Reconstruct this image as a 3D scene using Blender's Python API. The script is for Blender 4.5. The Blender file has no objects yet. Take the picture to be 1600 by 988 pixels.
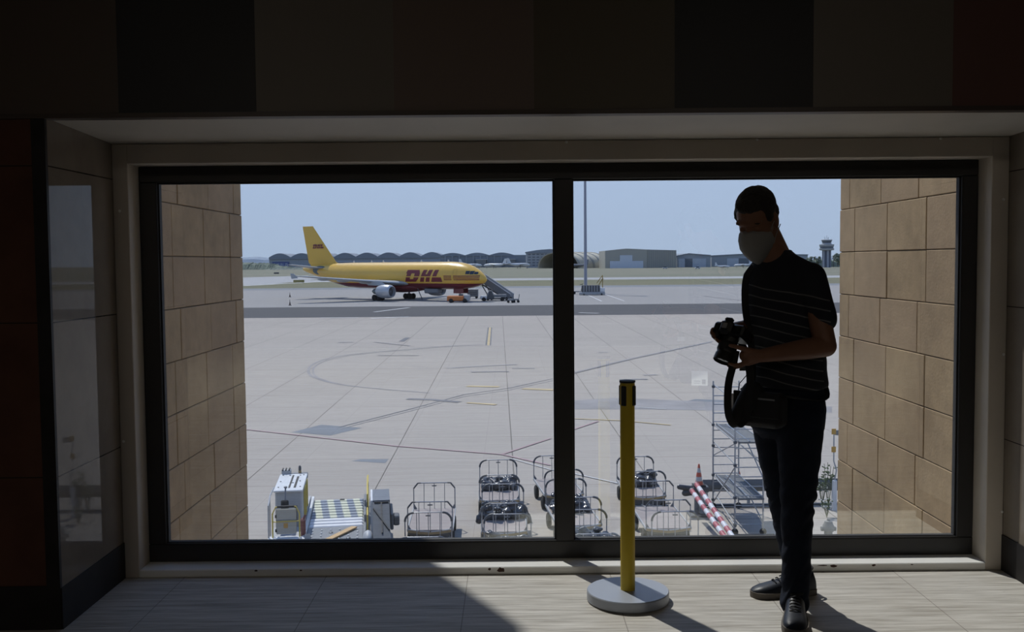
import bpy, bmesh, math, random
from mathutils import Vector, Matrix, noise
R = math.radians
scn = bpy.context.scene
col = scn.collection
random.seed(7)

# ------------------------------------------------------------------ camera
CAMZ = 1.48
PITCH, ROLL, YAW, FPX = R(3.145), R(-0.50), R(-0.10), 1556.0
cam_d = bpy.data.cameras.new('camera'); cam = bpy.data.objects.new('camera', cam_d); col.objects.link(cam)
cam_d.sensor_width = 36.0; cam_d.lens = FPX / 1600 * 36; cam_d.clip_start = .05; cam_d.clip_end = 20000
CM = Matrix.Rotation(YAW, 4, 'Z') @ Matrix.Rotation(R(90) - PITCH, 4, 'X') @ Matrix.Rotation(ROLL, 4, 'Z')
cam.matrix_world = Matrix.Translation((0, 0, CAMZ)) @ CM
scn.camera = cam
CR = CM.to_3x3()
def ray(px, py): return CR @ Vector(((px - 800) / FPX, -(py - 494) / FPX, -1))
def P(px, py, Y):
    d = ray(px, py); return Vector((0, 0, CAMZ)) + d * (Y / d.y)
GZ = CAMZ - 8.0                    # level of the apron below the terminal floor
def G(px, py, h=0.0):
    d = ray(px, py); return Vector((0, 0, CAMZ)) + d * ((GZ + h - CAMZ) / d.z)

# ------------------------------------------------------------------ light
scn.view_settings.view_transform = 'Standard'; scn.view_settings.look = 'None'
scn.view_settings.exposure = 0.0; scn.view_settings.gamma = 1.0; scn.view_settings.use_curve_mapping = False
def lin(r, g, b):
    f = lambda c: (c / 255 / 12.92) if c <= 10 else ((c / 255 + .055) / 1.055) ** 2.4
    return (f(r), f(g), f(b), 1)
w = bpy.data.worlds.new('hazy_sky'); scn.world = w; w.use_nodes = True
nt = w.node_tree; nt.nodes.clear()
o = nt.nodes.new('ShaderNodeOutputWorld'); b = nt.nodes.new('ShaderNodeBackground'); b.inputs[1].default_value = 1.68
tc = nt.nodes.new('ShaderNodeTexCoord'); sx = nt.nodes.new('ShaderNodeSeparateXYZ'); rp = nt.nodes.new('ShaderNodeValToRGB')
nt.links.new(tc.outputs['Generated'], sx.inputs[0]); nt.links.new(sx.outputs[2], rp.inputs[0])
nt.links.new(rp.outputs[0], b.inputs[0]); nt.links.new(b.outputs[0], o.inputs[0])
rp.color_ramp.elements[0].position = 0.0; rp.color_ramp.elements[0].color = lin(158, 174, 199)
rp.color_ramp.elements[1].position = 1.0; rp.color_ramp.elements[1].color = lin(84, 122, 186)
e = rp.color_ramp.elements.new(.10); e.color = lin(161, 179, 208)
SUN_EL, SUN_H = R(55.3), Vector((.48, -.877))
SUNV = Vector((SUN_H.x * math.cos(SUN_EL), SUN_H.y * math.cos(SUN_EL), -math.sin(SUN_EL))).normalized()
sd = bpy.data.lights.new('sun', 'SUN'); sd.energy = 4.6; sd.angle = R(.6); sd.color = (1, .965, .915)
so = bpy.data.objects.new('sun', sd); col.objects.link(so); so.rotation_euler = SUNV.to_track_quat('-Z', 'Y').to_euler()
so.location = (-8, 30, 30)

# ------------------------------------------------------------------ helpers
def tag(o, label=None, cat=None, group=None, kind=None):
    if label: o['label'] = label
    if cat: o['category'] = cat
    if group: o['group'] = group
    if kind: o['kind'] = kind
    return o
def empty(name, loc=(0, 0, 0), rz=0, label=None, cat=None, group=None, parent=None):
    o = bpy.data.objects.new(name, None); col.objects.link(o); o.location = loc; o.rotation_euler = (0, 0, rz)
    o.empty_display_size = .1
    if parent: o.parent = parent
    return tag(o, label, cat, group)
def copy_tree(o, parent=None):
    c = o.copy(); col.objects.link(c)
    if parent: c.parent = parent
    for ch in list(o.children): copy_tree(ch, c)
    return c

class MB:
    def __init__(s): s.v = []; s.f = []; s.m = []; s.cur = 0
    def add(s, vs, fs):
        n = len(s.v); s.v += [tuple(p) for p in vs]
        for f in fs: s.f.append(tuple(i + n for i in f)); s.m.append(s.cur)
        return s
    def box(s, x0, x1, y0, y1, z0, z1, mat=None):
        vs = [(x, y, z) for z in (z0, z1) for y in (y0, y1) for x in (x0, x1)]
        if mat is not None: vs = [mat @ Vector(p) for p in vs]
        return s.add(vs, [(0, 2, 3, 1), (4, 5, 7, 6), (0, 1, 5, 4), (2, 6, 7, 3), (0, 4, 6, 2), (1, 3, 7, 5)])
    def bbox(s, x0, x1, y0, y1, z0, z1, c=.01, mat=None):      # box with chamfered edges
        def crn(sx, sy, sz):
            X = x1 if sx else x0; Y = y1 if sy else y0; Z = z1 if sz else z0
            ix = -c if sx else c; iy = -c if sy else c; iz = -c if sz else c
            return [(X, Y + iy, Z + iz), (X + ix, Y, Z + iz), (X + ix, Y + iy, Z)]
        vs = []; idx = {}
        for sx in (0, 1):
            for sy in (0, 1):
                for sz in (0, 1):
                    for k, p in enumerate(crn(sx, sy, sz)): idx[(sx, sy, sz, k)] = len(vs); vs.append(p)
        F = []
        for a in (0, 1):
            F.append([idx[(a, 0, 0, 0)], idx[(a, 1, 0, 0)], idx[(a, 1, 1, 0)], idx[(a, 0, 1, 0)]])
            F.append([idx[(0, a, 0, 1)], idx[(1, a, 0, 1)], idx[(1, a, 1, 1)], idx[(0, a, 1, 1)]])
            F.append([idx[(0, 0, a, 2)], idx[(1, 0, a, 2)], idx[(1, 1, a, 2)], idx[(0, 1, a, 2)]])
            for b_ in (0, 1):
                F.append([idx[(0, a, b_, 1)], idx[(1, a, b_, 1)], idx[(1, a, b_, 2)], idx[(0, a, b_, 2)]])
                F.append([idx[(a, 0, b_, 0)], idx[(a, 1, b_, 0)], idx[(a, 1, b_, 2)], idx[(a, 0, b_, 2)]])
                F.append([idx[(a, b_, 0, 0)], idx[(a, b_, 1, 0)], idx[(a, b_, 1, 1)], idx[(a, b_, 0, 1)]])
                for d in (0, 1): F.append([idx[(a, b_, d, k)] for k in (0, 1, 2)])
        if mat is not None: vs = [mat @ Vector(p) for p in vs]
        return s.add(vs, F)
    def tube(s, pts, r, n=8, cap=True, closed=False):
        pts = [Vector(p) for p in pts]; N = len(pts); rs = r if isinstance(r, (list, tuple)) else [r] * N
        base = len(s.v); up = None; rings = []
        for i, p in enumerate(pts):
            a = pts[i - 1] if (i > 0 or closed) else p; c = pts[(i + 1) % N] if (i < N - 1 or closed) else p
            t = (c - a).normalized()
            if up is None:
                up = t.orthogonal().normalized()
            else:
                up = (up - t * up.dot(t));
                up = up.normalized() if up.length > 1e-6 else t.orthogonal().normalized()
            sd_ = t.cross(up)
            rings.append([p + (up * math.cos(2 * math.pi * k / n) + sd_ * math.sin(2 * math.pi * k / n)) * rs[i] for k in range(n)])
        vs = [q for rg in rings for q in rg]; fs = []
        M_ = N if closed else N - 1
        for i in range(M_):
            j = (i + 1) % N
            for k in range(n): fs.append((i * n + k, i * n + (k + 1) % n, j * n + (k + 1) % n, j * n + k))
        if cap and not closed: fs += [tuple(range(n))[::-1], tuple((N - 1) * n + k for k in range(n))]
        return s.add(vs, fs)
    def bar(s, a, b, wx, wz=None, up=(0, 0, 1)):                # rectangular bar from a to b
        a = Vector(a); b = Vector(b); wz = wz or wx; t = (b - a).normalized(); u = Vector(up)
        if abs(t.dot(u)) > .98: u = Vector((0, 1, 0))
        sd_ = t.cross(u).normalized(); u = sd_.cross(t)
        vs = [q + sd_ * x * wx / 2 + u * z * wz / 2 for q in (a, b) for x, z in ((-1, -1), (1, -1), (1, 1), (-1, 1))]
        return s.add(vs, [(3, 2, 1, 0), (4, 5, 6, 7), (0, 1, 5, 4), (1, 2, 6, 5), (2, 3, 7, 6), (3, 0, 4, 7)])
    def lathe(s, prof, n=24, c=(0, 0, 0), mat=None):
        vs = []; fs = []
        for r_, z in prof:
            for k in range(n):
                a = 2 * math.pi * k / n; vs.append(Vector((r_ * math.cos(a), r_ * math.sin(a), z)))
        for i in range(len(prof) - 1):
            for k in range(n): fs.append((i * n + k, i * n + (k + 1) % n, (i + 1) * n + (k + 1) % n, (i + 1) * n + k))
        if prof[0][0] > 1e-5: fs.append(tuple(range(n))[::-1])
        if prof[-1][0] > 1e-5: fs.append(tuple((len(prof) - 1) * n + k for k in range(n)))
        if mat is not None: vs = [mat @ p for p in vs]
        vs = [p + Vector(c) for p in vs]
        return s.add(vs, fs)
    def loft(s, secs, cap=True, closed=True):
        n = len(secs[0]); vs = [q for sc in secs for q in sc]; fs = []
        for i in range(len(secs) - 1):
            for k in range(n if closed else n - 1): fs.append((i * n + k, i * n + (k + 1) % n, (i + 1) * n + (k + 1) % n, (i + 1) * n + k))
        if cap: fs += [tuple(range(n))[::-1], tuple((len(secs) - 1) * n + k for k in range(n))]
        return s.add(vs, fs)
    def prism(s, poly, a, b, axis='y'):                          # 2D polygon extruded between a and b
        mk = {'y': lambda p, t: (p[0], t, p[1]), 'x': lambda p, t: (t, p[0], p[1]), 'z': lambda p, t: (p[0], p[1], t)}[axis]
        return s.loft([[mk(p, a) for p in poly], [mk(p, b) for p in poly]])
    def ell(s, c, r, rot=None, nu=16, nv=10):
        vs = []; fs = []
        for i in range(nv + 1):
            th = math.pi * i / nv
            for k in range(nu):
                a = 2 * math.pi * k / nu
                p = Vector((math.sin(th) * math.cos(a) * r[0], math.sin(th) * math.sin(a) * r[1], math.cos(th) * r[2]))
                if rot is not None: p = rot @ p
                vs.append(p + Vector(c))
        for i in range(nv):
            for k in range(nu): fs.append((i * nu + k, (i + 1) * nu + k, (i + 1) * nu + (k + 1) % nu, i * nu + (k + 1) % nu))
        return s.add(vs, fs)
    def cone(s, a, b, ra, rb, n=16):                             # rounded tapered limb
        a = Vector(a); b = Vector(b); t = (b - a); L = t.length; pts = []; rs = []
        if L < 1e-6: return s.ell(a, (ra, ra, ra))
        t /= L
        for k in range(6): an = R(90) * (1 - k / 5) ; pts.append(a - t * ra * math.sin(an)); rs.append(max(ra * math.cos(an), ra * .02))
        for k in range(6): an = R(90) * k / 5; pts.append(b + t * rb * math.sin(an)); rs.append(max(rb * math.cos(an), rb * .02))
        return s.tube(pts, rs, n)
    def mesh(s, name):
        me = bpy.data.meshes.new(name); me.from_pydata(s.v, [], s.f); me.validate(); return me
    def build(s, name, mats, parent=None, smooth=35, loc=None, kind=None):
        me = s.mesh(name); mats = mats if isinstance(mats, (list, tuple)) else [mats]
        for m_ in mats: me.materials.append(m_)
        if len(me.polygons) == len(s.m): me.polygons.foreach_set('material_index', s.m)
        bm = bmesh.new(); bm.from_mesh(me); bmesh.ops.recalc_face_normals(bm, faces=bm.faces); bm.to_mesh(me); bm.free()
        if smooth:
            me.polygons.foreach_set('use_smooth', [True] * len(me.polygons)); me.set_sharp_from_angle(angle=R(smooth))
        o = bpy.data.objects.new(name, me); col.objects.link(o)
        if parent: o.parent = parent
        if loc is not None: o.location = loc
        if kind: o['kind'] = kind
        return o

def remesh(mb, vox, smooth=4):
    """fuse overlapping shapes of a builder into one continuous surface"""
    me = mb.mesh('tmp'); o = bpy.data.objects.new('tmp', me); col.objects.link(o)
    m = o.modifiers.new('r', 'REMESH'); m.mode = 'VOXEL'; m.voxel_size = vox
    if smooth: q = o.modifiers.new('s', 'SMOOTH'); q.iterations = smooth; q.factor = .5
    dg = bpy.context.evaluated_depsgraph_get(); ev = o.evaluated_get(dg)
    out = bpy.data.meshes.new_from_object(ev)
    bpy.data.objects.remove(o); bpy.data.meshes.remove(me)
    out.polygons.foreach_set('use_smooth', [True] * len(out.polygons))
    return out
def link_mesh(name, me, mat, parent=None):
    me.materials.clear(); me.materials.append(mat); me.name = name
    o = bpy.data.objects.new(name, me); col.objects.link(o)
    if parent: o.parent = parent
    return o
def text_mesh(name, body, size, mat, M, parent=None, extrude=.002, bend=None):
    c = bpy.data.curves.new(name, 'FONT'); c.body = body; c.size = size; c.extrude = extrude; c.align_x = 'CENTER'; c.align_y = 'CENTER'
    o = bpy.data.objects.new(name, c); col.objects.link(o)
    me = bpy.data.meshes.new_from_object(o.evaluated_get(bpy.context.evaluated_depsgraph_get()))
    bpy.data.objects.remove(o); me.transform(M); return link_mesh(name, me, mat, parent)

# ------------------------------------------------------------------ materials
MATS = {}
def mat(name, c, rough=.6, metal=0, spec=.5, noise_=0, nscale=8, bump=0, bscale=40, stretch=(1, 1, 1), coat=0, c2=None):
    if name in MATS: return MATS[name]
    m = bpy.data.materials.new(name); m.use_nodes = True; t = m.node_tree; bs = t.nodes['Principled BSDF']
    bs.inputs['Base Color'].default_value = c; bs.inputs['Roughness'].default_value = rough
    bs.inputs['Metallic'].default_value = metal; bs.inputs['Specular IOR Level'].default_value = spec
    bs.inputs['Coat Weight'].default_value = coat
    if noise_ or bump or c2:
        tc = t.nodes.new('ShaderNodeTexCoord'); mp = t.nodes.new('ShaderNodeMapping'); mp.inputs['Scale'].default_value = stretch
        t.links.new(tc.outputs['Object'], mp.inputs[0])
        if noise_ or c2:
            n = t.nodes.new('ShaderNodeTexNoise'); n.inputs['Scale'].default_value = nscale; n.inputs['Detail'].default_value = 6
            t.links.new(mp.outputs[0], n.inputs['Vector'])
            r_ = t.nodes.new('ShaderNodeValToRGB'); r_.color_ramp.elements[0].position = .3; r_.color_ramp.elements[1].position = .7
            ca = c2 or tuple(x * (1 - noise_) for x in c[:3]) + (1,); cb = c if c2 else tuple(min(1, x * (1 + noise_)) for x in c[:3]) + (1,)
            r_.color_ramp.elements[0].color = ca; r_.color_ramp.elements[1].color = cb
            t.links.new(n.outputs['Fac'], r_.inputs[0]); t.links.new(r_.outputs[0], bs.inputs['Base Color'])
        if bump:
            n2 = t.nodes.new('ShaderNodeTexNoise'); n2.inputs['Scale'].default_value = bscale; n2.inputs['Detail'].default_value = 5
            bp = t.nodes.new('ShaderNodeBump'); bp.inputs['Strength'].default_value = bump; bp.inputs['Distance'].default_value = .01
            t.links.new(mp.outputs[0], n2.inputs['Vector']); t.links.new(n2.outputs['Fac'], bp.inputs['Height']); t.links.new(bp.outputs[0], bs.inputs['Normal'])
    MATS[name] = m; return m
class NG:
    """tiny expression helper on a node tree"""
    def __init__(s, t): s.t = t
    def m(s, op, a, b=None, c=None):
        n = s.t.nodes.new('ShaderNodeMath'); n.operation = op
        for i, x in enumerate((a, b, c)):
            if x is None: continue
            if isinstance(x, (int, float)): n.inputs[i].default_value = x
            else: s.t.links.new(x, n.inputs[i])
        return n.outputs[0]
    def mix(s, f, a, b):
        n = s.t.nodes.new('ShaderNodeMix'); n.data_type = 'RGBA'
        for i, x in ((0, f), (6, a), (7, b)):
            if isinstance(x, (int, float)): n.inputs[i].default_value = x
            elif isinstance(x, tuple): n.inputs[i].default_value = x
            else: s.t.links.new(x, n.inputs[i])
        return n.outputs[2]
    def noise(s, vec, scale, detail=5, rough=.5):
        n = s.t.nodes.new('ShaderNodeTexNoise'); n.inputs['Scale'].default_value = scale; n.inputs['Detail'].default_value = detail
        n.inputs['Roughness'].default_value = rough; s.t.links.new(vec, n.inputs['Vector']); return n.outputs['Fac']
    def mapv(s, vec, sc):
        n = s.t.nodes.new('ShaderNodeMapping'); n.inputs['Scale'].default_value = sc; s.t.links.new(vec, n.inputs[0]); return n.outputs[0]
    def ramp(s, f, a, b):
        n = s.t.nodes.new('ShaderNodeMapRange'); n.inputs[1].default_value = a; n.inputs[2].default_value = b; s.t.links.new(f, n.inputs[0]); return n.outputs[0]
def newmat(name, rough=.7):
    m = bpy.data.materials.new(name); m.use_nodes = True; t = m.node_tree; bs = t.nodes['Principled BSDF']; bs.inputs['Roughness'].default_value = rough
    tc = t.nodes.new('ShaderNodeTexCoord'); sx = t.nodes.new('ShaderNodeSeparateXYZ'); t.links.new(tc.outputs['Object'], sx.inputs[0])
    return m, t, bs, NG(t), tc.outputs['Object'], sx.outputs

def concrete_mat(name, c, joints=True, streak=.07):
    m, t, bs, g, ov, xyz = newmat(name, .95); bs.inputs['Specular IOR Level'].default_value = .08
    big = g.noise(g.mapv(ov, (.03, .05, 1)), 1.0, 6, .6); str_ = g.noise(g.mapv(ov, (.12, 1.6, 1)), 1.0, 4); fine = g.noise(ov, 6, 4)
    k = g.m('ADD', g.m('ADD', g.m('MULTIPLY', g.m('SUBTRACT', big, .5), .12), g.m('MULTIPLY', g.m('SUBTRACT', str_, .5), streak * 3)), g.m('MULTIPLY', g.m('SUBTRACT', fine, .5), .12))
    k = g.m('ADD', k, 1.0)
    if joints:
        u = g.m('DIVIDE', g.m('ADD', g.m('ADD', xyz[0], g.m('MULTIPLY', xyz[1], .0113)), -.5 + 4.93 * 40), 4.93)
        fu = g.m('ABSOLUTE', g.m('SUBTRACT', g.m('FRACT', u), .5)); lu = g.m('LESS_THAN', g.m('SUBTRACT', .5, fu), .0045)
        v = g.m('DIVIDE', g.m('ADD', g.m('ADD', xyz[1], g.m('MULTIPLY', xyz[0], .012)), -45.1 + 4.9 * 30), 4.9)
        fv = g.m('ABSOLUTE', g.m('SUBTRACT', g.m('FRACT', v), .5)); lv = g.m('LESS_THAN', g.m('SUBTRACT', .5, fv), .007)
        # each slab has a tone of its own, fine grooves run between joints
        wn = t.nodes.new('ShaderNodeTexWhiteNoise'); wn.noise_dimensions = '2D'; cx = t.nodes.new('ShaderNodeCombineXYZ')
        t.links.new(g.m('FLOOR', u), cx.inputs[0]); t.links.new(g.m('FLOOR', v), cx.inputs[1]); t.links.new(cx.outputs[0], wn.inputs['Vector'])
        k = g.m('ADD', k, g.m('MULTIPLY', g.m('SUBTRACT', wn.outputs['Value'], .5), .05))
        v2 = g.m('MULTIPLY', v, 5.0); f2 = g.m('LESS_THAN', g.m('FRACT', v2), .035)
        k = g.m('SUBTRACT', k, g.m('MULTIPLY', f2, .08))
        k = g.m('SUBTRACT', k, g.m('MULTIPLY', lv, .30)); k = g.m('SUBTRACT', k, g.m('MULTIPLY', lu, .55))
    mx = t.nodes.new('ShaderNodeMix'); mx.data_type = 'RGBA'; mx.blend_type = 'MULTIPLY'; mx.inputs[0].default_value = 1
    mx.inputs[6].default_value = c; cc = t.nodes.new('ShaderNodeCombineColor')
    for i in range(3): t.links.new(k, cc.inputs[i])
    t.links.new(cc.outputs[0], mx.inputs[7]); t.links.new(mx.outputs[2], bs.inputs['Base Color']); return m
M_conc = concrete_mat('apron_concrete', (.375, .342, .306, 1))
M_conc2 = concrete_mat('far_apron_concrete', (.30, .29, .28, 1), False)
M_asph = concrete_mat('taxiway_asphalt', (.105, .104, .107, 1), False, .12)
M_runway = concrete_mat('runway_surface', (.36, .36, .36, 1), False)
M_edge = concrete_mat('apron_edge_asphalt', (.22, .23, .24, 1), False)
M_grass = mat('dry_grass', (.165, .150, .085, 1), .95, noise_=0, nscale=.02, c2=(.115, .115, .062, 1), stretch=(.3, 1.5, 1))
M_grass2 = mat('far_dry_grass', (.20, .185, .14, 1), .95, nscale=.015, c2=(.13, .14, .09, 1), stretch=(.3, 1.5, 1))

def travertine():
    m, t, bs, g, ov, xyz = newmat('travertine_tiles', .6); bs.inputs['Specular IOR Level'].default_value = .2
    a = g.noise(g.mapv(ov, (1.2, 22, 1)), 1.6, 8, .65); b_ = g.noise(g.mapv(ov, (5, 120, 1)), 1.0, 5, .6); c_ = g.noise(ov, 1.3, 3)
    k = g.m('ADD', g.m('MULTIPLY', a, .6), g.m('MULTIPLY', b_, .4))
    c1 = g.mix(g.ramp(k, .37, .62), (.27, .252, .218, 1), (.61, .59, .55, 1))
    c1 = g.mix(g.m('MULTIPLY', g.ramp(c_, .4, .75), .25), c1, (.45, .40, .33, 1))
    pit = g.m('LESS_THAN', g.noise(g.mapv(ov, (6, 60, 1)), 2.2, 4, .7), .33)
    c1 = g.mix(g.m('MULTIPLY', pit, .5), c1, (.16, .135, .11, 1))
    fu = g.m('ABSOLUTE', g.m('SUBTRACT', g.m('FRACT', g.m('DIVIDE', g.m('ADD', xyz[0], 6.7 + .21), .67)), .5)); l = g.m('LESS_THAN', g.m('SUBTRACT', .5, fu), .003)
    c1 = g.mix(g.m('MULTIPLY', l, .6), c1, (.12, .1, .085, 1))
    t.links.new(c1, bs.inputs['Base Color'])
    bp = t.nodes.new('ShaderNodeBump'); bp.inputs['Strength'].default_value = .12; bp.inputs['Distance'].default_value = .002
    t.links.new(k, bp.inputs['Height']); t.links.new(bp.outputs[0], bs.inputs['Normal']); return m
M_floor = travertine()
def marble_mat(name, c, cd, rough):
    m, t, bs, g, ov, xyz = newmat(name, rough); bs.inputs['Specular IOR Level'].default_value = .12
    k = g.noise(ov, 2.5, 7, .6); c1 = g.mix(g.ramp(k, .35, .7), cd, c)
    fz = g.m('ABSOLUTE', g.m('SUBTRACT', g.m('FRACT', g.m('DIVIDE', g.m('ADD', xyz[2], 5.0 + .0), .625)), .5)); l = g.m('LESS_THAN', g.m('SUBTRACT', .5, fz), .004)
    c1 = g.mix(l, c1, (.03, .025, .02, 1)); t.links.new(c1, bs.inputs['Base Color']); return m
M_marble = marble_mat('polished_cream_marble', (.25, .215, .175, 1), (.19, .16, .13, 1), .02)
M_redmarble = marble_mat('reddish_brown_marble', (.13, .062, .042, 1), (.09, .042, .03, 1), .25)
M_blackstone = mat('black_stone_skirting', (.022, .02, .02, 1), .5, spec=.2, noise_=.3, nscale=6)
M_plaster = mat('painted_plaster', (.50, .465, .41, 1), .55, noise_=.06, nscale=3, bump=.05)
M_surr = mat('surround_plaster', (.56, .505, .435, 1), .55, noise_=.06, nscale=3, bump=.05)
M_sill = mat('chipped_sill_paint', (.78, .78, .76, 1), .4, noise_=.05, nscale=5, bump=.05)
M_dark = mat('dark_room_paint', (.05, .045, .04, 1), .8)
M_frame = mat('black_painted_steel', (.02, .019, .019, 1), .45, noise_=.15, nscale=4)
M_rubber = mat('black_rubber', (.018, .018, .02, 1), .7)
M_chip = mat('rusty_chip', (.06, .03, .02, 1), .9)
M_panels = [mat('wall_panel_tone_%s' % k, v, .45) for k, v in (('umber', (.085, .06, .045, 1)), ('black', (.006, .006, .007, 1)), ('taupe', (.17, .145, .115, 1)), ('cocoa', (.165, .115, .09, 1)), ('olive', (.10, .078, .048, 1)), ('maroon', (.13, .055, .042, 1)))]
M_lip = mat('brown_wall_lip', (.06, .04, .03, 1), .4)

def brick_mat():
    m, t, bs, g, ov, xyz = newmat('sandstone_block', .85)
    at = t.nodes.new('ShaderNodeAttribute'); at.attribute_name = 'tone'
    a = g.noise(ov, 9, 6, .6); b_ = g.noise(ov, 1.4, 3); k = g.m('ADD', g.m('MULTIPLY', a, .45), g.m('MULTIPLY', b_, .55))
    c1 = g.mix(g.ramp(k, .35, .65), (.25, .178, .098, 1), (.41, .302, .172, 1))
    c2 = g.mix(g.m('MULTIPLY', at.outputs['Fac'], .4), c1, (.29, .205, .14, 1))
    pit = g.m('LESS_THAN', g.noise(ov, 38, 3, .7), .34); c2 = g.mix(g.m('MULTIPLY', pit, .4), c2, (.15, .11, .075, 1))
    t.links.new(c2, bs.inputs['Base Color'])
    bp = t.nodes.new('ShaderNodeBump'); bp.inputs['Strength'].default_value = .35; bp.inputs['Distance'].default_value = .006
    t.links.new(g.noise(ov, 60, 5), bp.inputs['Height']); t.links.new(bp.outputs[0], bs.inputs['Normal']); return m
M_brick = brick_mat()
M_mortar = mat('dark_open_joint', (.05, .04, .032, 1), .95)

def glass_mat():
    m = bpy.data.materials.new('window_glass'); m.use_nodes = True; t = m.node_tree; t.nodes.clear()
    o = t.nodes.new('ShaderNodeOutputMaterial'); mx = t.nodes.new('ShaderNodeMixShader'); tr = t.nodes.new('ShaderNodeBsdfTransparent'); gl = t.nodes.new('ShaderNodeBsdfGlossy')
    fr = t.nodes.new('ShaderNodeFresnel'); ge = t.nodes.new('ShaderNodeNewGeometry'); g = NG(t)
    t.links.new(g.m('ADD', 2.45, g.m('MULTIPLY', ge.outputs['Backfacing'], 1 / 2.45 - 2.45)), fr.inputs['IOR'])   # same reflectance on both faces
    tr.inputs[0].default_value = (.965, .975, .97, 1); gl.inputs['Roughness'].default_value = 0.0; gl.inputs[0].default_value = (.95, 1, .97, 1)
    t.links.new(fr.outputs[0], mx.inputs[0]); t.links.new(tr.outputs[0], mx.inputs[1]); t.links.new(gl.outputs[0], mx.inputs[2]); t.links.new(mx.outputs[0], o.inputs[0])
    return m
M_glass = glass_mat()

M_white = mat('white_paint', (.62, .63, .64, 1), .4, noise_=.05, nscale=3)
M_lgrey = mat('light_grey_paint', (.36, .37, .38, 1), .5, noise_=.08, nscale=3)
M_mgrey = mat('mid_grey_steel', (.17, .18, .195, 1), .5, noise_=.1, nscale=4)
M_dgrey = mat('dark_grey_steel', (.07, .075, .085, 1), .5, noise_=.1, nscale=4)
M_steel = mat('galvanised_steel', (.36, .37, .39, 1), .4, metal=.6, noise_=.1, nscale=9)
M_tyre = mat('tyre_rubber', (.02, .02, .022, 1), .8)
M_yellow = mat('safety_yellow', (.55, .42, .07, 1), .5)
M_post = mat('stanchion_yellow', (.62, .45, .025, 1), .45)
M_orange = mat('orange_paint', (.50, .16, .04, 1), .55, noise_=.1)
M_red = mat('signal_red', (.42, .045, .035, 1), .5)
M_brass = mat('worn_ochre_edge', (.35, .25, .12, 1), .5, noise_=.15)
M_ply = mat('weathered_plywood', (.29, .25, .235, 1), .75, noise_=.12, nscale=5, stretch=(1, 4, 1))
M_tarp = mat('dark_plastic_cover', (.04, .042, .05, 1), .22, noise_=.3, nscale=12, bump=.6, bscale=9)
M_wood = mat('bare_plank', (.50, .33, .16, 1), .7, noise_=.15, stretch=(1, 8, 1))
M_win = mat('dark_glass', (.03, .04, .055, 1), .12)
# ------------------------------------------------------------------ ground
def slab(name, x0, x1, y0, y1, m, top=GZ, th=.4):
    return MB().box(x0, x1, y0, y1, top - th, top).build(name, m, smooth=0, kind='structure')
slab('ground_apron', -700, 700, 5, 146, M_conc)
slab('ground_taxiway', -700, 700, 146, 181, M_asph)
slab('ground_far_apron', -700, 700, 181, 298, M_conc2)
slab('ground_apron_edge', -900, 900, 298, 320, M_edge)
slab('ground_grass_strip', -900, 900, 320, 418, M_grass)
slab('ground_runway', -1500, 1500, 418, 470, M_runway)
slab('ground_grass_infield', -2500, 2500, 470, 3600, M_grass2)
# ground marks, thin painted or stained strips lying on the concrete
M_stain = mat('tyre_stain', (.155, .155, .165, 1), .9, noise_=.2, nscale=.5)
M_stain2 = mat('faint_tyre_stain', (.255, .245, .245, 1), .9, noise_=.15, nscale=.5)
M_patch = mat('asphalt_patch', (.17, .185, .205, 1), .9, noise_=.12, nscale=.6)
M_pline = mat('faded_red_line', (.36, .25, .26, 1), .8, noise_=.1, nscale=.7)
M_yline = mat('faded_yellow_line', (.46, .36, .20, 1), .8, noise_=.12, nscale=.7)
M_wline = mat('faded_white_line', (.50, .50, .50, 1), .8, noise_=.06, nscale=.7)
mk_i = [0]
def mark(pix, wid, m, world=False):
    """ribbon of real width lying on the ground through the given ground points"""
    mk_i[0] += 1; zz = GZ + .004 + .0008 * mk_i[0]
    ps = [Vector((q[0], q[1], 0)) if world else Vector(G(*q)[:2]).to_3d() for q in pix]
    vs = []
    for i, p in enumerate(ps):
        a = ps[max(i - 1, 0)]; c = ps[min(i + 1, len(ps) - 1)]; t = (c - a).normalized(); n = Vector((-t.y, t.x, 0)) * wid / 2
        vs += [(p.x + n.x, p.y + n.y, zz), (p.x - n.x, p.y - n.y, zz)]
    return MB().add(vs, [(2 * i, 2 * i + 1, 2 * i + 3, 2 * i + 2) for i in range(len(ps) - 1)]).build('ground_marking', m, smooth=0, kind='structure')
def patch(pix, m):
    mk_i[0] += 1; zz = GZ + .004 + .0008 * mk_i[0]
    ps = [G(*q) for q in pix]; return MB().add([(p.x, p.y, zz) for p in ps], [tuple(range(len(ps)))]).build('ground_patch', m, smooth=0, kind='structure')
def arc(pts, n=5):                                               # Catmull-Rom through pixel points
    out = []; q = [pts[0]] + list(pts) + [pts[-1]]
    for i in range(1, len(q) - 2):
        for k in range(n):
            t = k / n; f = lambda a, b_, c, d: .5 * (2 * b_ + (c - a) * t + (2 * a - 5 * b_ + 4 * c - d) * t * t + (3 * b_ - a - 3 * c + d) * t ** 3)
            out.append(tuple(f(*[q[i + j][c_] for j in (-1, 0, 1, 2)]) for c_ in (0, 1)))
    return out + [pts[-1]]
patch([(455, 676), (502, 664), (566, 669), (516, 681)], M_patch)
patch([(549, 721), (562, 718), (607, 718), (602, 724)], M_patch)
patch([(1060, 631), (1086, 624), (1170, 627), (1170, 634), (1110, 636)], M_patch); patch([(896, 626), (960, 622), (1300, 636), (1300, 645), (1000, 640), (896, 640)], M_stain2)
mark([(763.5, 512), (760, 540)], .22, M_stain); mark([(767.5, 512), (765.5, 540)], .22, M_stain); mark([(765.6, 512), (763, 540)], .25, M_yline)
A1 = arc([(755, 539), (700, 541), (640, 546), (560, 553), (515, 560), (490, 569), (482, 579), (490, 590), (525, 600), (580, 607), (665, 614)])
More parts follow.
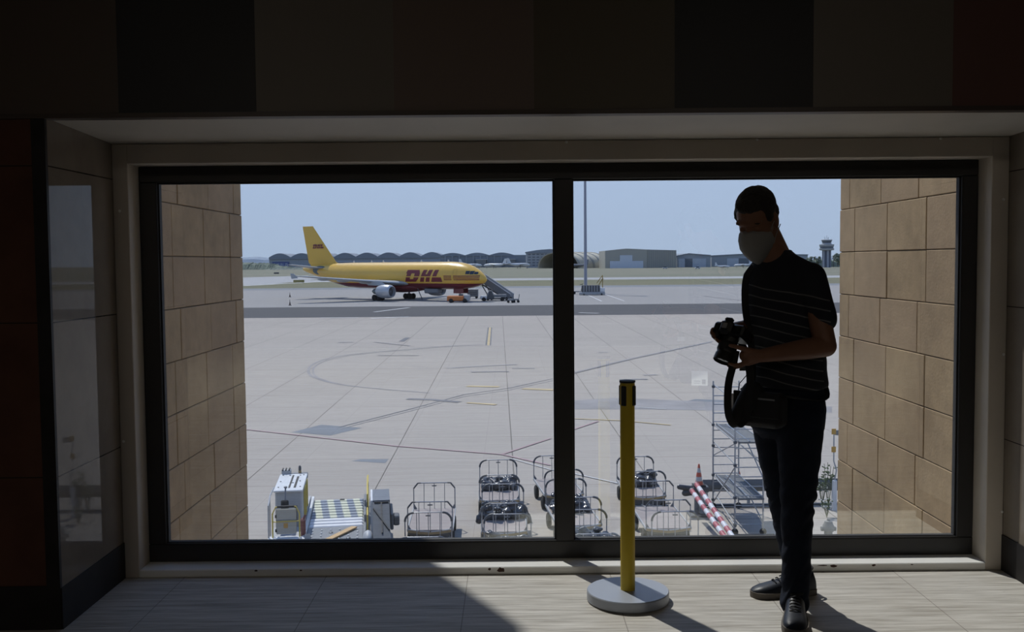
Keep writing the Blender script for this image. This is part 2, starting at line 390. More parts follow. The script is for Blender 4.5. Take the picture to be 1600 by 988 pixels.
mark(A1, .22, M_stain2); mark([(x + 7, y + .5) for x, y in A1], .16, M_stain2)
A2 = [(530, 668), (640, 640), (725, 617), (795, 607), (864, 592)]
mark(A2, .13, M_stain); mark([(x, y + 3) for x, y in A2], .10, M_stain2)
mark([(896, 583), (985, 561), (1112, 534)], .30, M_stain2)
mark([(896, 584.5), (985, 562.5), (1112, 535)], .12, M_stain)
for a in ([(736, 582), (795, 581)], [(800, 576), (835, 576)], [(698, 576), (745, 573), (808, 570)], [(636, 624), (675, 625), (718, 629)], [(935, 551), (950, 551)], [(968, 594), (1012, 593)], [(1005, 587), (1026, 586)], [(627, 534), (637, 528)], [(528, 535.5), (552, 535)]):
    mark(a, .55, M_stain2 if a[0][0] not in (736, 636, 968, 627) else M_stain)
mark([(730, 604), (780, 605)], .6, M_yline); mark([(817, 608), (866, 610)], .6, M_yline); mark([(730, 630), (775, 633)], .35, M_yline)
mark([(992, 637), (1040, 640)], .12, M_wline); mark([(896, 655), (970, 658), (1048, 665)], .16, M_yline)
mark([(385, 672), (450, 679), (520, 687), (620, 698), (784, 711), (860, 728)], .14, M_pline); mark([(784, 711), (860, 686)], .13, M_pline); mark([(896, 672), (935, 659)], .13, M_pline)
mark([(896, 741), (968, 757)], .09, M_wline); mark([(860, 735), (800, 718)], .07, M_wline)
patch([(770, 755), (812, 758), (812, 760), (770, 758)], M_stain)
mark([(585, 535), (640, 541)], .3, M_stain2); mark([(590, 556), (655, 556)], .3, M_stain2)
mark([(500, 497.3), (560, 497.2)], .9, M_wline); mark([(580, 498), (640, 495.6)], 1.0, M_wline); mark([(585, 488), (640, 481)], .7, M_wline); mark([(905, 489), (935, 490)], .9, M_wline)
mark([(914, 459.5), (940, 471)], .35, M_wline); mark([(943, 459.5), (976, 471)], .35, M_wline)
mark([(960, 463), (1005, 463)], .8, M_stain2); mark([(1100, 463), (1160, 470)], .4, M_stain2)
# left taxiway branch leading off to the runway, and runway edge line
patch([(380, 438), (380, 434), (480, 431), (500, 436), (430, 444), (380, 446.5)], M_runway)
mark([(380, 447.0), (520, 439.5)], 3.0, M_wline)

# ------------------------------------------------------------------ room shell
YF, YB = 3.98, 4.638
XL, XR = -1.835, P(1573, 500, YB).x              # face of the thick wall, back of the reveal
RX0, RX1, RY0, ZC = -7.0, 7.5, -7.5, 3.6
ZS = P(800, 220, YB).z; ZSF = P(800, 178, YF).z           # soffit height
def st(name, m, *boxes, bev=0):
    mb = MB()
    for b_ in boxes: mb.box(*b_)
    return mb.build(name, m, smooth=0, kind='structure')
st('floor', M_floor, (RX0, RX1, RY0, 4.98, -.25, 0))
st('ceiling', M_dark, (RX0 - .3, RX1 + .3, RY0 - .3, 5.0, ZC, ZC + .3))
st('wall_back', M_dark, (RX0 - .3, RX1 + .3, RY0 - .3, RY0, -.25, ZC))
st('wall_left', M_dark, (RX0 - .3, RX0, RY0, 5.0, -.25, ZC)); st('wall_right', M_dark, (RX1, RX1 + .3, RY0, 5.0, -.25, ZC))
# front wall: panels of stone in several tones, above the opening and beside it
pb = [P(x, 90, YF).x for x in (-34, 183, 399, 615, 834, 1054, 1271, 1489, 1706)]
tones = [0, 1, 2, 3, 4, 1, 2, 5]
xs = [RX0] + pb + [RX1]; tn = [3] + tones + [0]
ZL = P(800, 172, YF).z
mb = MB()
for i, t_ in enumerate(tn): mb.cur = t_; mb.box(xs[i], xs[i + 1], YF, YF + .12, ZL, ZC)
mb.build('wall_front', M_panels, smooth=0, kind='structure')
st('wall_front_core', M_dark, (RX0, RX1, YF + .12, 4.98, ZSF + .03, ZC), (RX0, XL - .02, YF + .12, 4.98, -.25, ZSF + .03), (XR + .02, RX1, YF + .12, 4.98, -.25, ZSF + .03))
st('trim_1', M_lip, (RX0, RX1, YF - .012, YF + .05, ZSF - .004, ZL))                       # brown lip under the panels
MB().prism([(YF + .04, ZSF), (YB + .05, ZS), (YB + .05, ZS + .05), (YF + .04, ZSF + .05)], XL - .02, XR + .02, 'x').build('trim_2', M_plaster, smooth=0, kind='structure')                  # soffit
st('wall_front_left', M_redmarble, (RX0, XL - .055, YF, YF + .12, .18, ZL)); st('baseboard_front_left', M_blackstone, (RX0, XL - .055, YF - .006, YF + .12, 0, .18))
st('wall_front_right', M_redmarble, (XR + .055, RX1, YF, YF + .12, .18, ZL)); st('baseboard_front_right', M_blackstone, (XR + .055, RX1, YF - .006, YF + .12, 0, .18))
st('trim_3', M_blackstone, (XL - .055, XL, YF - .004, YF + .015, 0, ZSF)); st('trim_4', M_blackstone, (XR, XR + .055, YF - .004, YF + .015, 0, ZSF))
st('wall_reveal_left', M_marble, (XL - .05, XL, YF + .015, YB + .05, .17, ZSF)); st('wall_reveal_right', M_marble, (XR, XR + .05, YF + .015, YB + .05, .17, ZSF))
st('baseboard_reveal_left', M_blackstone, (XL - .05, XL + .006, YF + .0, YB + .05, 0, .17)); st('baseboard_reveal_right', M_blackstone, (XR - .006, XR + .05, YF, YB + .05, 0, .17))

# ------------------------------------------------------------------ window
YG, YW = 4.80, 4.77              # glass plane, room side face of the black frame
gx0, gx1 = P(255, 560, YG).x, P(1495, 560, YG).x
mx0, mx1 = P(867.5, 560, YW).x, P(895.5, 560, YW).x
gz1, gz0 = P(800, 281.5, YG).z, P(800, 843.5, YG).z
wx0, wx1, wz1 = P(208, 560, YB).x, P(1541, 800, YB).x, P(800, 251, YB).z
fx0, fx1, fz1 = wx0, wx1, wz1
sill_z = .036; fz0 = sill_z
print('WIN', wx0, wx1, wz1, gx0, gx1, gz0, gz1, ZS, ZSF, XR)
win = empty('window_1', (0, YG, 0)); tag(win, kind='structure')
win.location = (0, 0, 0)
def fbox(mb, x0, x1, z0, z1, y0=YW, y1=4.83, c=.004): mb.bbox(x0, x1, y0, y1, z0, z1, c)
f = MB(); fbox(f, fx0, fx1, gz1, fz1); fbox(f, fx0, fx1, fz0 - .01, gz0); fbox(f, gx0 - .01, gx1 + .01, gz0 - .02, P(800, 845, YW).z, YW + .002, YW + .016, .003); fbox(f, fx0, gx0, gz0, gz1); fbox(f, gx1, fx1, gz0, gz1)
f.build('window_frame', M_frame, win)
f = MB(); fbox(f, mx0, mx1, gz0, gz1, YW - .006, 4.82); f.build('mullion', M_frame, win)
for a, b_ in ((gx0, mx0), (mx1, gx1)):
    MB().box(a - .01, b_ + .01, YG, YG + .008, gz0 - .01, gz1 + .01).build('pane', M_glass, win, smooth=0)
    g_ = MB(); q = .007
    for u in ((a, b_, gz1 - q, gz1), (a, b_, gz0, gz0 + q), (a, a + q, gz0, gz1), (b_ - q, b_, gz0, gz1)): g_.box(u[0], u[1], YG - .012, YG + .02, u[2], u[3])
    g_.build('glazing_gasket', M_rubber, win, smooth=0)
# white surround with stepped inner edge
f = MB()
f.bbox(XL, wx0, YB, 4.99, 0, ZS, .003); f.bbox(wx1, XR, YB, 4.99, 0, ZS, .003); f.bbox(wx0 - .002, wx1 + .002, YB, 4.99, wz1, ZS, .003)
f.build('trim_5', M_surr, kind='structure')
# low chipped curb the window stands on
f = MB(); f.bbox(wx0 - .002, wx1 + .002, YB, 4.99, 0, sill_z, .004); f.build('window_sill', M_sill, win)
f = MB()
rc = random.Random(3)
for px, w_, h_ in ((783, .022, .016), (765, .008, .008), (1302, .02, .008), (1365, .012, .006), (1425, .008, .004), (400, .01, .005), (470, .008, .005), (990, .006, .006), (1285, .03, .004)):
    x = P(px, 890, YB).x; z = sill_z - .004
    pts = [(x + w_ * math.cos(a) * rc.uniform(.6, 1), z - h_ * .6 + h_ * math.sin(a) * rc.uniform(.5, 1)) for a in [k * .7 for k in range(9)]]
    pts = [(p[0], min(p[1], sill_z - .001)) for p in pts]
    f.prism(pts, YB - .0006, YB + .002, 'y')
f.build('chipped_paint', M_chip, win, smooth=0)
# bolts in the surround
bt = MB()
for px, py in ((885, 222), (1183, 218), (1470, 216), (1568, 312), (1568, 554), (1566, 800), (187, 330), (193, 690)):
    p = P(px, py, YB); bt.ell((p.x, YB, p.z), (.007, .004, .007), nu=10, nv=6)
bt.build('trim_7', M_sill, kind='structure')
# wall under and above the window, outside skin
st('wall_outside_lower', M_brick, (XL - .3, XR + .3, 4.9, 5.0, GZ, 0)); st('wall_outside_upper', M_brick, (RX0 - .3, RX1 + .3, 4.98, 5.02, fz1, ZC + 2.6))
st('wall_outside_fill', M_brick, (RX0 - .3, XL - .05, 4.98, 5.05, -.25, fz1), (XR + .05, RX1 + .3, 4.98, 5.05, -.25, fz1))
# outside piers of sandstone blocks either side of the recess
PXL, PXR, PY1, ZTOP = P(383, 560, 7.92).x, P(1310, 560, 7.92).x, 7.92, 6.2
print('PIERS', PXL, PXR)
def pier(name, X, sgn):
    mb = MB(); tone = []; rr = random.Random(5 if sgn < 0 else 9)
    x_in, x_out = X, X + sgn * 3.0
    mb.cur = 1; mb.box(min(x_in + sgn * .012, x_out), max(x_in + sgn * .012, x_out), 5.0, PY1 - .012, GZ, ZTOP); tone += [0] * 6
    mb.cur = 0
    z = 1.53; 
    while z > GZ: z -= .332
    row = round((1.53 - z) / .332)
    k = -row
    while z < ZTOP:
        ph = 7.70 if (k - 1) % 3 == 0 else 7.575
        ys = [ph - .65 * i for i in range(-1, 6)]
        ys = sorted([min(max(y, 5.0), PY1) for y in ys] + [PY1]); ys = [y for i, y in enumerate(ys) if i == 0 or y - ys[i - 1] > .03]
        if ys[0] > 5.01: ys = [5.0] + ys
        for a, b_ in zip(ys, ys[1:]):
            j = .004; n0 = len(mb.f); dx = rr.uniform(0, .004)
            xa, xb = X + sgn * dx, X + sgn * .15
            mb.bbox(min(xa, xb), max(xa, xb), a + j, b_ - j, z + .0025, z + .332 - .0025, .004); tone += [rr.random()] * (len(mb.f) - n0)
        # outer end face blocks
        xs_ = [X + sgn * d for d in ((.15, .8, 1.45, 2.1, 2.75, 3.0) if k % 2 else (.15, .45, 1.1, 1.75, 2.4, 3.0))]
        for a, b_ in zip(xs_, xs_[1:]):
            n0 = len(mb.f); lo, hi = min(a, b_), max(a, b_); mb.bbox(lo + .004, hi - .004, PY1 - .15, PY1, z + .0025, z + .3295, .004); tone += [rr.random()] * (len(mb.f) - n0)
        z += .332; k += 1
    o = mb.build(name, [M_brick, M_mortar], smooth=0, kind='structure')
    at = o.data.attributes.new('tone', 'FLOAT', 'FACE'); at.data.foreach_set('value', (tone + [0] * 10)[:len(o.data.polygons)])
pier('wall_pier_left', PXL, -1); pier('wall_pier_right', PXR, 1)

# ------------------------------------------------------------------ queue post
sb = G(981, 938, 0)
d_ = ray(981, 938); s0 = Vector((0, 0, CAMZ)) + d_ * (-CAMZ / d_.z); print('STANCHION', s0)
post = empty('queue_post', (s0.x, s0.y, 0), 0, 'yellow belt barrier post with a round grey base on the sunlit stone floor', 'barrier post')
pt = P(978, 598, s0.y).z
MB().lathe([(0, 0), (.168, 0), (.170, .004), (.178, .006), (.178, .043), (.175, .047), (0, .049)], 64).build('base', [mat('satin_grey_base', (.34, .37, .43, 1), .4, metal=.15)], post)
MB().lathe([(0, .045), (.0315, .045), (.0315, pt - .10), (0, pt - .10)], 40).build('pole', M_post, post)
hd = MB().lathe([(0, pt - .10), (.0325, pt - .10), (.0325, pt - .005), (.031, pt), (0, pt)], 40).build('belt_head', M_post, post)
c_ = MB()
for a in (35, 125, 215, 305):
    c_.bbox(-.012, .012, .028, .0365, pt - .098, pt - .012, .003, Matrix.Rotation(R(a + 20), 4, 'Z'))
c_.build('belt_slot', M_rubber, hd)
MB().lathe([(0, pt), (.0335, pt), (.0345, pt + .003), (.034, pt + .009), (0, pt + .011)], 40).build('cap', M_rubber, post)
# ------------------------------------------------------------------ cargo airliner
def mat_livery():
    m, t, bs, g, ov, xyz = newmat('yellow_and_red_livery', .3)
    c1 = g.mix(g.m('LESS_THAN', xyz[2], 3.62), (.70, .42, .06, 1), (.17, .022, .03, 1)); t.links.new(c1, bs.inputs['Base Color']); bs.inputs['Coat Weight'].default_value = .3
    return m
M_liv = mat_livery(); M_ylw = mat('airliner_yellow', (.70, .42, .06, 1), .35); M_logo = mat('lettering_dark_red', (.17, .02, .03, 1), .4)
M_wing = mat('wing_grey', (.34, .36, .38, 1), .35, metal=.1, noise_=.05, nscale=.5); M_nac = mat('nacelle_silver', (.45, .47, .50, 1), .3, metal=.35)
M_bare = mat('bare_metal', (.13, .16, .17, 1), .45, metal=.4)
AN = -37
mg = G(616, 468.5); AX = Vector((math.cos(R(AN)), math.sin(R(AN)), 0))
org = Vector((mg.x, mg.y, GZ)); print('PLANE', org)
pl = empty('cargo_airliner', org, R(AN), 'large yellow and dark red twin engine cargo airliner parked on the far apron', 'airliner')
# local frame: x forward, y left, z up, origin on the ground between the main wheels; nose at +25.3, tail at -28.8
NX = 25.3
FS = [(0, .04, 4.45), (.25, .45, 4.47), (.7, .85, 4.52), (1.4, 1.30, 4.62), (2.3, 1.75, 4.76), (3.4, 2.15, 4.92), (4.8, 2.50, 5.06), (6.5, 2.73, 5.15), (8.5, 2.82, 5.2), (12, 2.82, 5.2), (20, 2.82, 5.2),
      (28, 2.82, 5.2), (35, 2.82, 5.2), (38, 2.72, 5.28), (41, 2.48, 5.46), (44, 2.12, 5.72), (47, 1.66, 6.03), (50, 1.15, 6.33), (52.3, .75, 6.52), (53.6, .42, 6.62), (54.1, .15, 6.66)]
def fus(s):
    for a, b_ in zip(FS, FS[1:]):
        if a[0] <= s <= b_[0]:
            t = (s - a[0]) / (b_[0] - a[0]); return a[1] + (b_[1] - a[1]) * t, a[2] + (b_[2] - a[2]) * t
    return FS[-1][1:]
def ring(s, r, z, n=40, sq=1.0): return [(NX - s, r * sq * math.sin(2 * math.pi * k / n), z + r * math.cos(2 * math.pi * k / n)) for k in range(n)]
MB().loft([ring(*q) for q in FS]).build('fuselage', M_liv, pl, smooth=50)
def skin(s, z, side=-1, off=.02):                                # point on the fuselage side
    r_, zc = fus(s); dz = max(-1, min(1, (z - zc) / r_)); return (NX - s, side * math.sqrt(max(0, 1 - dz * dz)) * (r_ + off), zc + dz * (r_ + off))
# lettering: slanted split letters, polygons in (u along, v up), v 0..1
def cell(poly_fn, name, parent, u0, u1, mapf, mt, dv=.05, th=.03):
    """fill between left(v), right(v) edges in horizontal strips"""
def strips(spans, mapf, shear=.42, n=3):
    mb = MB()
    for (ul0, ur0, v0, ul1, ur1, v1) in spans:
        K = max(1, int((v1 - v0) / .05)); U = max(1, int((max(ur0, ur1) - min(ul0, ul1)) / .12))
        for i in range(K):
            for j in range(U):
                q = []
                for (a, b_) in ((i, j), (i, j + 1), (i + 1, j + 1), (i + 1, j)):
                    t = a / K; v = v0 + (v1 - v0) * t; ul = ul0 + (ul1 - ul0) * t; ur = ur0 + (ur1 - ur0) * t
                    u = ul + (ur - ul) * b_ / U; q.append(mapf(u + shear * v, v))
                mb.add(q, [(0, 1, 2, 3)])
    return mb
# each span: left/right at bottom, v bottom, left/right at top, v top
S_D = [(.0, 1.10, 0, .0, 1.30, .22), (.0, .46, .22, 0, .46, .38), (.80, 1.30, .22, .82, 1.36, .38), (.0, .46, .46, 0, .46, .70), (.82, 1.37, .46, .80, 1.34, .70), (-.12, 1.34, .70, -.12, 1.12, 1.0)]
S_H = [(1.55, 1.95, 0, 1.55, 1.95, .38), (2.12, 2.52, 0, 2.12, 2.52, .38), (1.55, 2.52, .46, 1.55, 2.52, .64), (1.55, 1.95, .64, 1.55, 1.95, 1), (2.12, 2.52, .64, 2.12, 2.52, 1)]
S_L = [(2.72, 3.85, 0, 2.72, 3.72, .24), (2.72, 3.72, .24, 2.72, 3.62, .38), (2.72, 3.14, .46, 2.72, 3.14, 1)]
LH = 2.45; LWID = 1.06; LS0 = 19.6; LB = 3.95
for nm, S_ in (('letter_d', S_D), ('letter_h', S_H), ('letter_l', S_L)):
    for S2 in (([q for q in S_ if q[2] < .4],) if nm != 'letter_h' else ([S_[0]], [S_[1]])) + ([q for q in S_ if q[2] > .4],): strips(S2, lambda u, v: skin(LS0 - u * LH * 1.02 * LWID, LB + v * LH)).build('lettering', M_logo, pl, smooth=0)
for z0, z1 in ((5.02, 5.22), (4.66, 4.84), (4.32, 4.50)):         # stripes from the letters to the nose
    for a, b_ in ((8.9, 6.9), (6.4, 1.0)):
        mb = MB(); K = 24
        for i in range(K):
            s0_, s1_ = a + (b_ - a) * i / K, a + (b_ - a) * (i + 1) / K
            mb.add([skin(s0_, z0), skin(s1_, z0), skin(s1_, z1), skin(s0_, z1)], [(0, 1, 2, 3)])
        mb.build('nose_stripe', M_logo, pl, smooth=0)
# cockpit glazing band
for s0_, s1_, z0, z1 in ((1.45, 2.05, 5.45, 5.95), (2.12, 2.85, 5.45, 6.12), (2.92, 3.7, 5.5, 6.15)):
    for sd_ in (-1, 1):
        mb = MB(); N_ = 5
        def wpt(a, b_):
            s_ = s0_ + (s1_ - s0_) * a; r_, zc = fus(s_); zt_ = min(z1, zc + r_ - .15); return skin(s_, z0 + (zt_ - z0) * b_, sd_, .045)
        for a in range(N_):
            for b_ in range(N_): mb.add([wpt(a / N_, b_ / N_), wpt((a + 1) / N_, b_ / N_), wpt((a + 1) / N_, (b_ + 1) / N_), wpt(a / N_, (b_ + 1) / N_)], [(0, 1, 2, 3)])
        mb.build('cockpit_window', M_win, pl, smooth=0)
def outline(s0_, s1_, z0, z1, w_=.06):
    mb = MB()
    for a, b_, c, d in ((s0_, s1_, z0, z0 + w_), (s0_, s1_, z1 - w_, z1), (s0_, s0_ + w_, z0, z1), (s1_ - w_, s1_, z0, z1)):
        K = 6
        for i in range(K):
            q0, q1 = c + (d - c) * i / K, c + (d - c) * (i + 1) / K; mb.add([skin(a, q0), skin(b_, q0), skin(b_, q1), skin(a, q1)], [(0, 1, 2, 3)])
    return mb
outline(5.6, 6.5, 4.45, 6.55).build('door', mat('door_seam', (.42, .27, .06, 1), .5), pl, smooth=0)
# wings, tailplane, fin
def airfoil(c, t, n=10):
    up = [(c * (1 - math.cos(math.pi * i / n)) / 2, 0) for i in range(n + 1)]; f = lambda x: t * c * 5 * (.2969 * math.sqrt(x) - .126 * x - .3516 * x * x + .2843 * x ** 3 - .1015 * x ** 4)
    u = [(x, f(x / c)) for x, _ in up]; return u + [(x, -y * .7) for x, y in u[-2:0:-1]]
def wing(secs, vert=False):
    mb = MB(); L = []
    for (x, y, z, c, t) in secs:                                 # x of the leading edge, chord c backwards
        L.append([(x - a, y, z + b_) if not vert else (x - a, y + b_, z) for a, b_ in airfoil(c, t)])
    return mb.loft(L)
for sd_ in (-1, 1):
    w_ = wing([(7.4, sd_ * 1.5, 3.55, 10.2, .13), (5.2, sd_ * 2.9, 3.6, 9.2, .13), (1.2, sd_ * 8.6, 4.15, 6.4, .115), (-4.9, sd_ * 21.2, 5.35, 2.9, .10), (-5.6, sd_ * 21.9, 5.42, 2.0, .09)]).build('wing', M_wing, pl, smooth=40)
    for y_, x_ in ((5.6, -4.2), (10.4, -6.0), (14.6, -7.2)):
        MB().ell((x_ + 1.4, sd_ * y_, 3.5 + (y_ - 3) * .095), (2.0, .16, .30)).build('flap_fairing', M_wing, w_)
    mb = MB().prism([(-5.3, 5.0), (-7.3, 4.85), (-7.6, 5.95), (-6.6, 5.9)], sd_ * 21.94 - .04, sd_ * 21.94 + .04, 'y'); mb.build('wingtip_fence', M_wing, w_, smooth=0)
    # engine
    ex, ey, ez = 4.4, sd_ * 7.9, 2.05
    prof = [(0, 1.02), (.12, 1.20), (.5, 1.34), (1.4, 1.42), (2.6, 1.38), (3.4, 1.22), (3.7, 1.12)]
    en = MB().loft([[(ex + 2.6 - x, ey + r_ * math.sin(2 * math.pi * k / 32), ez + r_ * math.cos(2 * math.pi * k / 32)) for k in range(32)] for x, r_ in prof + [(3.65, .95), (3.0, .9), (2.0, .95), (.6, 1.0), (0, 1.02)]], cap=False).build('engine_nacelle', M_nac, pl, smooth=40)
    mb = MB().loft([[(ex + 2.6 - x, ey + r_ * math.sin(2 * math.pi * k / 32), ez + r_ * math.cos(2 * math.pi * k / 32)) for k in range(32)] for x, r_ in ((.75, .99), (.78, .02))]); mb.build('intake_fan', M_dgrey, en, smooth=0)
    mb = MB().loft([[(ex + 2.6 - x, ey + r_ * math.sin(2 * math.pi * k / 20), ez + r_ * math.cos(2 * math.pi * k / 20)) for k in range(20)] for x, r_ in ((.2, .03), (.5, .25), (.76, .38))]); mb.build('spinner', M_mgrey, en)
    mb = MB().loft([[(ex + 2.6 - x, ey + r_ * math.sin(2 * math.pi * k / 24), ez + r_ * math.cos(2 * math.pi * k / 24)) for k in range(24)] for x, r_ in ((2.9, .85), (3.9, .80), (5.0, .55), (5.6, .18))]); mb.build('exhaust_cone', M_bare, en)
    mb = MB().loft([[(ex + a, ey + q * .16, z) for a, q in ((1.2, 0), (.2, 1), (-2.0, 1), (-4.2, 0), (-2.0, -1), (.2, -1))] if i == 0 else [(ex + a - 1.6, ey + q * .16, z) for a, q in ((1.0, 0), (.2, 1), (-2.0, 1), (-4.2, 0), (-2.0, -1), (.2, -1))] for i, z in enumerate((ez + 1.2, ez + 2.1))]); mb.build('pylon', M_wing, pl)
    # tailplane
    tp = wing([(-19.8, sd_ * .8, 6.75, 5.8, .10), (-23.4, sd_ * 7.4, 7.65, 2.4, .09), (-23.6, sd_ * 7.6, 7.68, 2.0, .05)]).build('tailplane', M_wing, pl, smooth=40)
MB().loft([[(-18.9 - a, sd_ * 1.02, 6.35 + b_) for a, b_ in [(2.5 + 2.4 * math.cos(k * math.pi / 8), 1.0 * math.sin(k * math.pi / 8)) for k in range(16)]] for sd_ in (-1.52, 1.52)]).build('tailplane_root', M_bare, pl)
fin = wing([(-14.6, 0, 7.2, 11.2, .06), (-17.6, 0, 8.1, 9.2, .09), (-24.9, 0, 16.1, 3.7, .09), (-25.1, 0, 16.4, 3.5, .06)], True).build('tail_fin', M_ylw, pl, smooth=40)
def finmap(off):
    def f(u, v):
        z = 11.3 + v * .95; x = -25.15 + u * .95
        le = -17.6 - (z - 8.1) * (7.3 / 8.0); ch = 9.2 - (z - 8.1) * (5.5 / 8.0); t = max(.02, min(.98, (le - x) / ch))
        y = .09 * ch * 5 * (.2969 * math.sqrt(t) - .126 * t - .3516 * t * t + .2843 * t ** 3 - .1015 * t ** 4)
        return (x, -(y + off), z)
    return f
for S2 in ([q for q in S_D if q[2] < .4], [q for q in S_D if q[2] > .4], [S_H[0]], [S_H[1]], S_H[2:], S_L[:2], S_L[2:]): strips(S2, finmap(.03)).build('fin_lettering', M_logo, fin, smooth=0)
MB().ell((2.2, 0, 2.75), (7.5, 2.35, 1.15)).build('belly_fairing', mat('belly_dark_red', (.15, .03, .035, 1), .4), pl)
# landing gear
def wheel(mb, x, y, r_, w_): mb.lathe([(0, -w_ / 2), (r_ * .8, -w_ / 2), (r_, -w_ * .3), (r_, w_ * .3), (r_ * .8, w_ / 2), (0, w_ / 2)], 22, mat=Matrix.Translation((x, y, r_)) @ Matrix.Rotation(R(90), 4, 'X'))
for sd_ in (-1, 1):
    g1 = MB().tube([(0, sd_ * 4.8, .65), (0, sd_ * 4.5, 3.6)], .17, 10).tube([(-.75, sd_ * 4.8, .68), (.75, sd_ * 4.8, .68)], .11, 8).tube([(0, sd_ * 4.8, 1.3), (0, sd_ * 2.6, 3.3)], .09, 8).build('main_gear_strut', M_mgrey, pl)
    mb = MB()
    for x in (-.7, .7):
        for y in (-.5, .5): wheel(mb, x, sd_ * 4.8 + y, .62, .42)
    mb.build('wheel', M_tyre, g1)
    MB().box(-1.3, 1.0, sd_ * 3.9 - .04, sd_ * 3.9 + .04, 1.5, 2.9).build('gear_door', M_liv, g1, smooth=0)
g1 = MB().tube([(18.6, 0, .6), (18.5, 0, 2.8)], .13, 10).tube([(18.6, 0, 1.2), (17.2, 0, 2.6)], .07, 8).build('nose_gear_strut', M_mgrey, pl)
mb = MB(); wheel(mb, 18.6, -.3, .5, .34); wheel(mb, 18.6, .3, .5, .34); mb.build('wheel', M_tyre, g1)
for s_ in (-1, 1): MB().box(17.3, 19.9, s_ * .75 - .03, s_ * .75 + .03, 1.6, 2.7).build('gear_door', M_liv, g1, smooth=0)
mb = MB(); mb.bbox(10.2, 14.0, -1.9, -.3, 1.55, 2.5, .2); mb.build('belly_door', M_mgrey, pl)
MB().bar((8.8, -2.2, 2.6), (10.6, -2.8, .3), .12).build('tail_prop', M_dgrey, pl, smooth=0)
for x, z in ((15.4, 8.0), (8, 8.02), (-3, 8.02), (-6.5, 8.0), (-12, 8.02)): MB().prism([(x - .3, z - .05), (x + .3, z - .05), (x + .05, z + .45), (x - .15, z + .45)], -.03, .03, 'y').build('antenna', M_white, pl, smooth=0)

# ------------------------------------------------------------------ ground equipment by the airliner
def wheels(name, parent, pts, r_, w_, axis='y', m=None):
    for (x, y) in pts:
        mm = Matrix.Translation((x, y, r_)) @ (Matrix.Rotation(R(90), 4, 'X') if axis == 'y' else Matrix.Rotation(R(90), 4, 'Y'))
        o = MB().lathe([(0, -w_ / 2), (r_ * .55, -w_ / 2), (r_ * .6, -w_ * .4), (r_ * .85, -w_ / 2), (r_, -w_ * .3), (r_, w_ * .3), (r_ * .85, w_ / 2), (r_ * .6, w_ * .4), (r_ * .55, w_ / 2), (0, w_ / 2)], 20, mat=mm).build(name, m or M_tyre, parent)
def at_ground(px, py): p = G(px, py); return (p.x, p.y, GZ)
# aircraft tug
t = empty('aircraft_tug', at_ground(716, 473.0), R(-4), 'low orange and grey aircraft tug at the nose wheel of the yellow airliner', 'tug')
MB().bbox(-2.1, 1.2, -1.1, 1.1, .35, 1.35, .12).build('body', M_orange, t); MB().bbox(1.2, 2.3, -1.0, 1.0, .35, 1.55, .12).build('rear_body', M_lgrey, t)
MB().bbox(-2.15, -1.9, -.9, .9, .5, 1.0, .04).build('bumper', M_white, t)
MB().bbox(.2, 1.0, -.8, .1, 1.3, 1.7, .05).build('seat', M_dgrey, t); wheels('wheel', t, ((-1.3, -1.05), (-1.3, 1.05), (1.4, -1.05), (1.4, 1.05)), .42, .3)
# ground power unit
t = empty('ground_power_unit', at_ground(739, 466.6), R(-3), 'grey box shaped power unit on wheels parked under the nose of the airliner', 'power unit')
MB().bbox(-1.15, 1.15, -.7, .7, .4, 1.95, .08).build('cabinet', M_mgrey, t); MB().box(-1.0, 1.0, -.71, -.695, .9, 1.05).box(-1.0, 1.0, -.71, -.695, 1.3, 1.45).build('louvre', M_dgrey, t, smooth=0)
MB().bbox(-1.2, 1.2, -.75, .75, 1.93, 2.02, .02).build('lid', M_lgrey, t); wheels('wheel', t, ((-.8, -.6), (.8, -.6), (-.8, .6), (.8, .6)), .26, .18)
# passenger stairs
sp = at_ground(799, 469.5)
t = empty('passenger_stairs', sp, R(180 - 24), 'tall grey mobile boarding stairs leaning up to the nose of the airliner', 'boarding stairs')
H_, L_ = 4.3, 6.2
for y in (-.95, .95):
    MB().prism([(0, .25), (.7, .25), (L_ + .5, H_ - .3), (L_ + 1.6, H_ - .3), (L_ + 1.6, H_ + .95), (L_ + .1, H_ + .95), (-.2, 1.25)], y - .03, y + .03, 'y').build('side_panel', M_lgrey if y < 0 else M_mgrey, t, smooth=0)
mb = MB()
for k in range(20): mb.box(k * L_ / 20, (k + 1.2) * L_ / 20, -.9, .9, .2 + (k + 1) * (H_ - .3) / 21 - .05, .2 + (k + 1) * (H_ - .3) / 21)
mb.box(L_, L_ + 1.6, -.9, .9, H_ - .2, H_ - .1); mb.build('steps', M_mgrey, t, smooth=0)
for y in (-.9, .9): MB().bar((1.0, y, .45), (L_ + .6, y, H_ - .7), .25).bar((4.6, y, .6), (L_ + .4, y, H_ - .6), .16).bar((5.4, y, .6), (4.2, y, 2.5), .14).build('support_frame', M_dgrey, t, smooth=0)
for y in (-.95, .95): MB().tube([(-.25, y, 1.3), (L_ + .1, y, H_ + 1.02), (L_ + 1.6, y, H_ + 1.02)], .05, 6).build('handrail', M_white, t)
wheels('wheel', t, ((.6, -.9), (.6, .9), (4.9, -.9), (4.9, .9)), .36, .25)
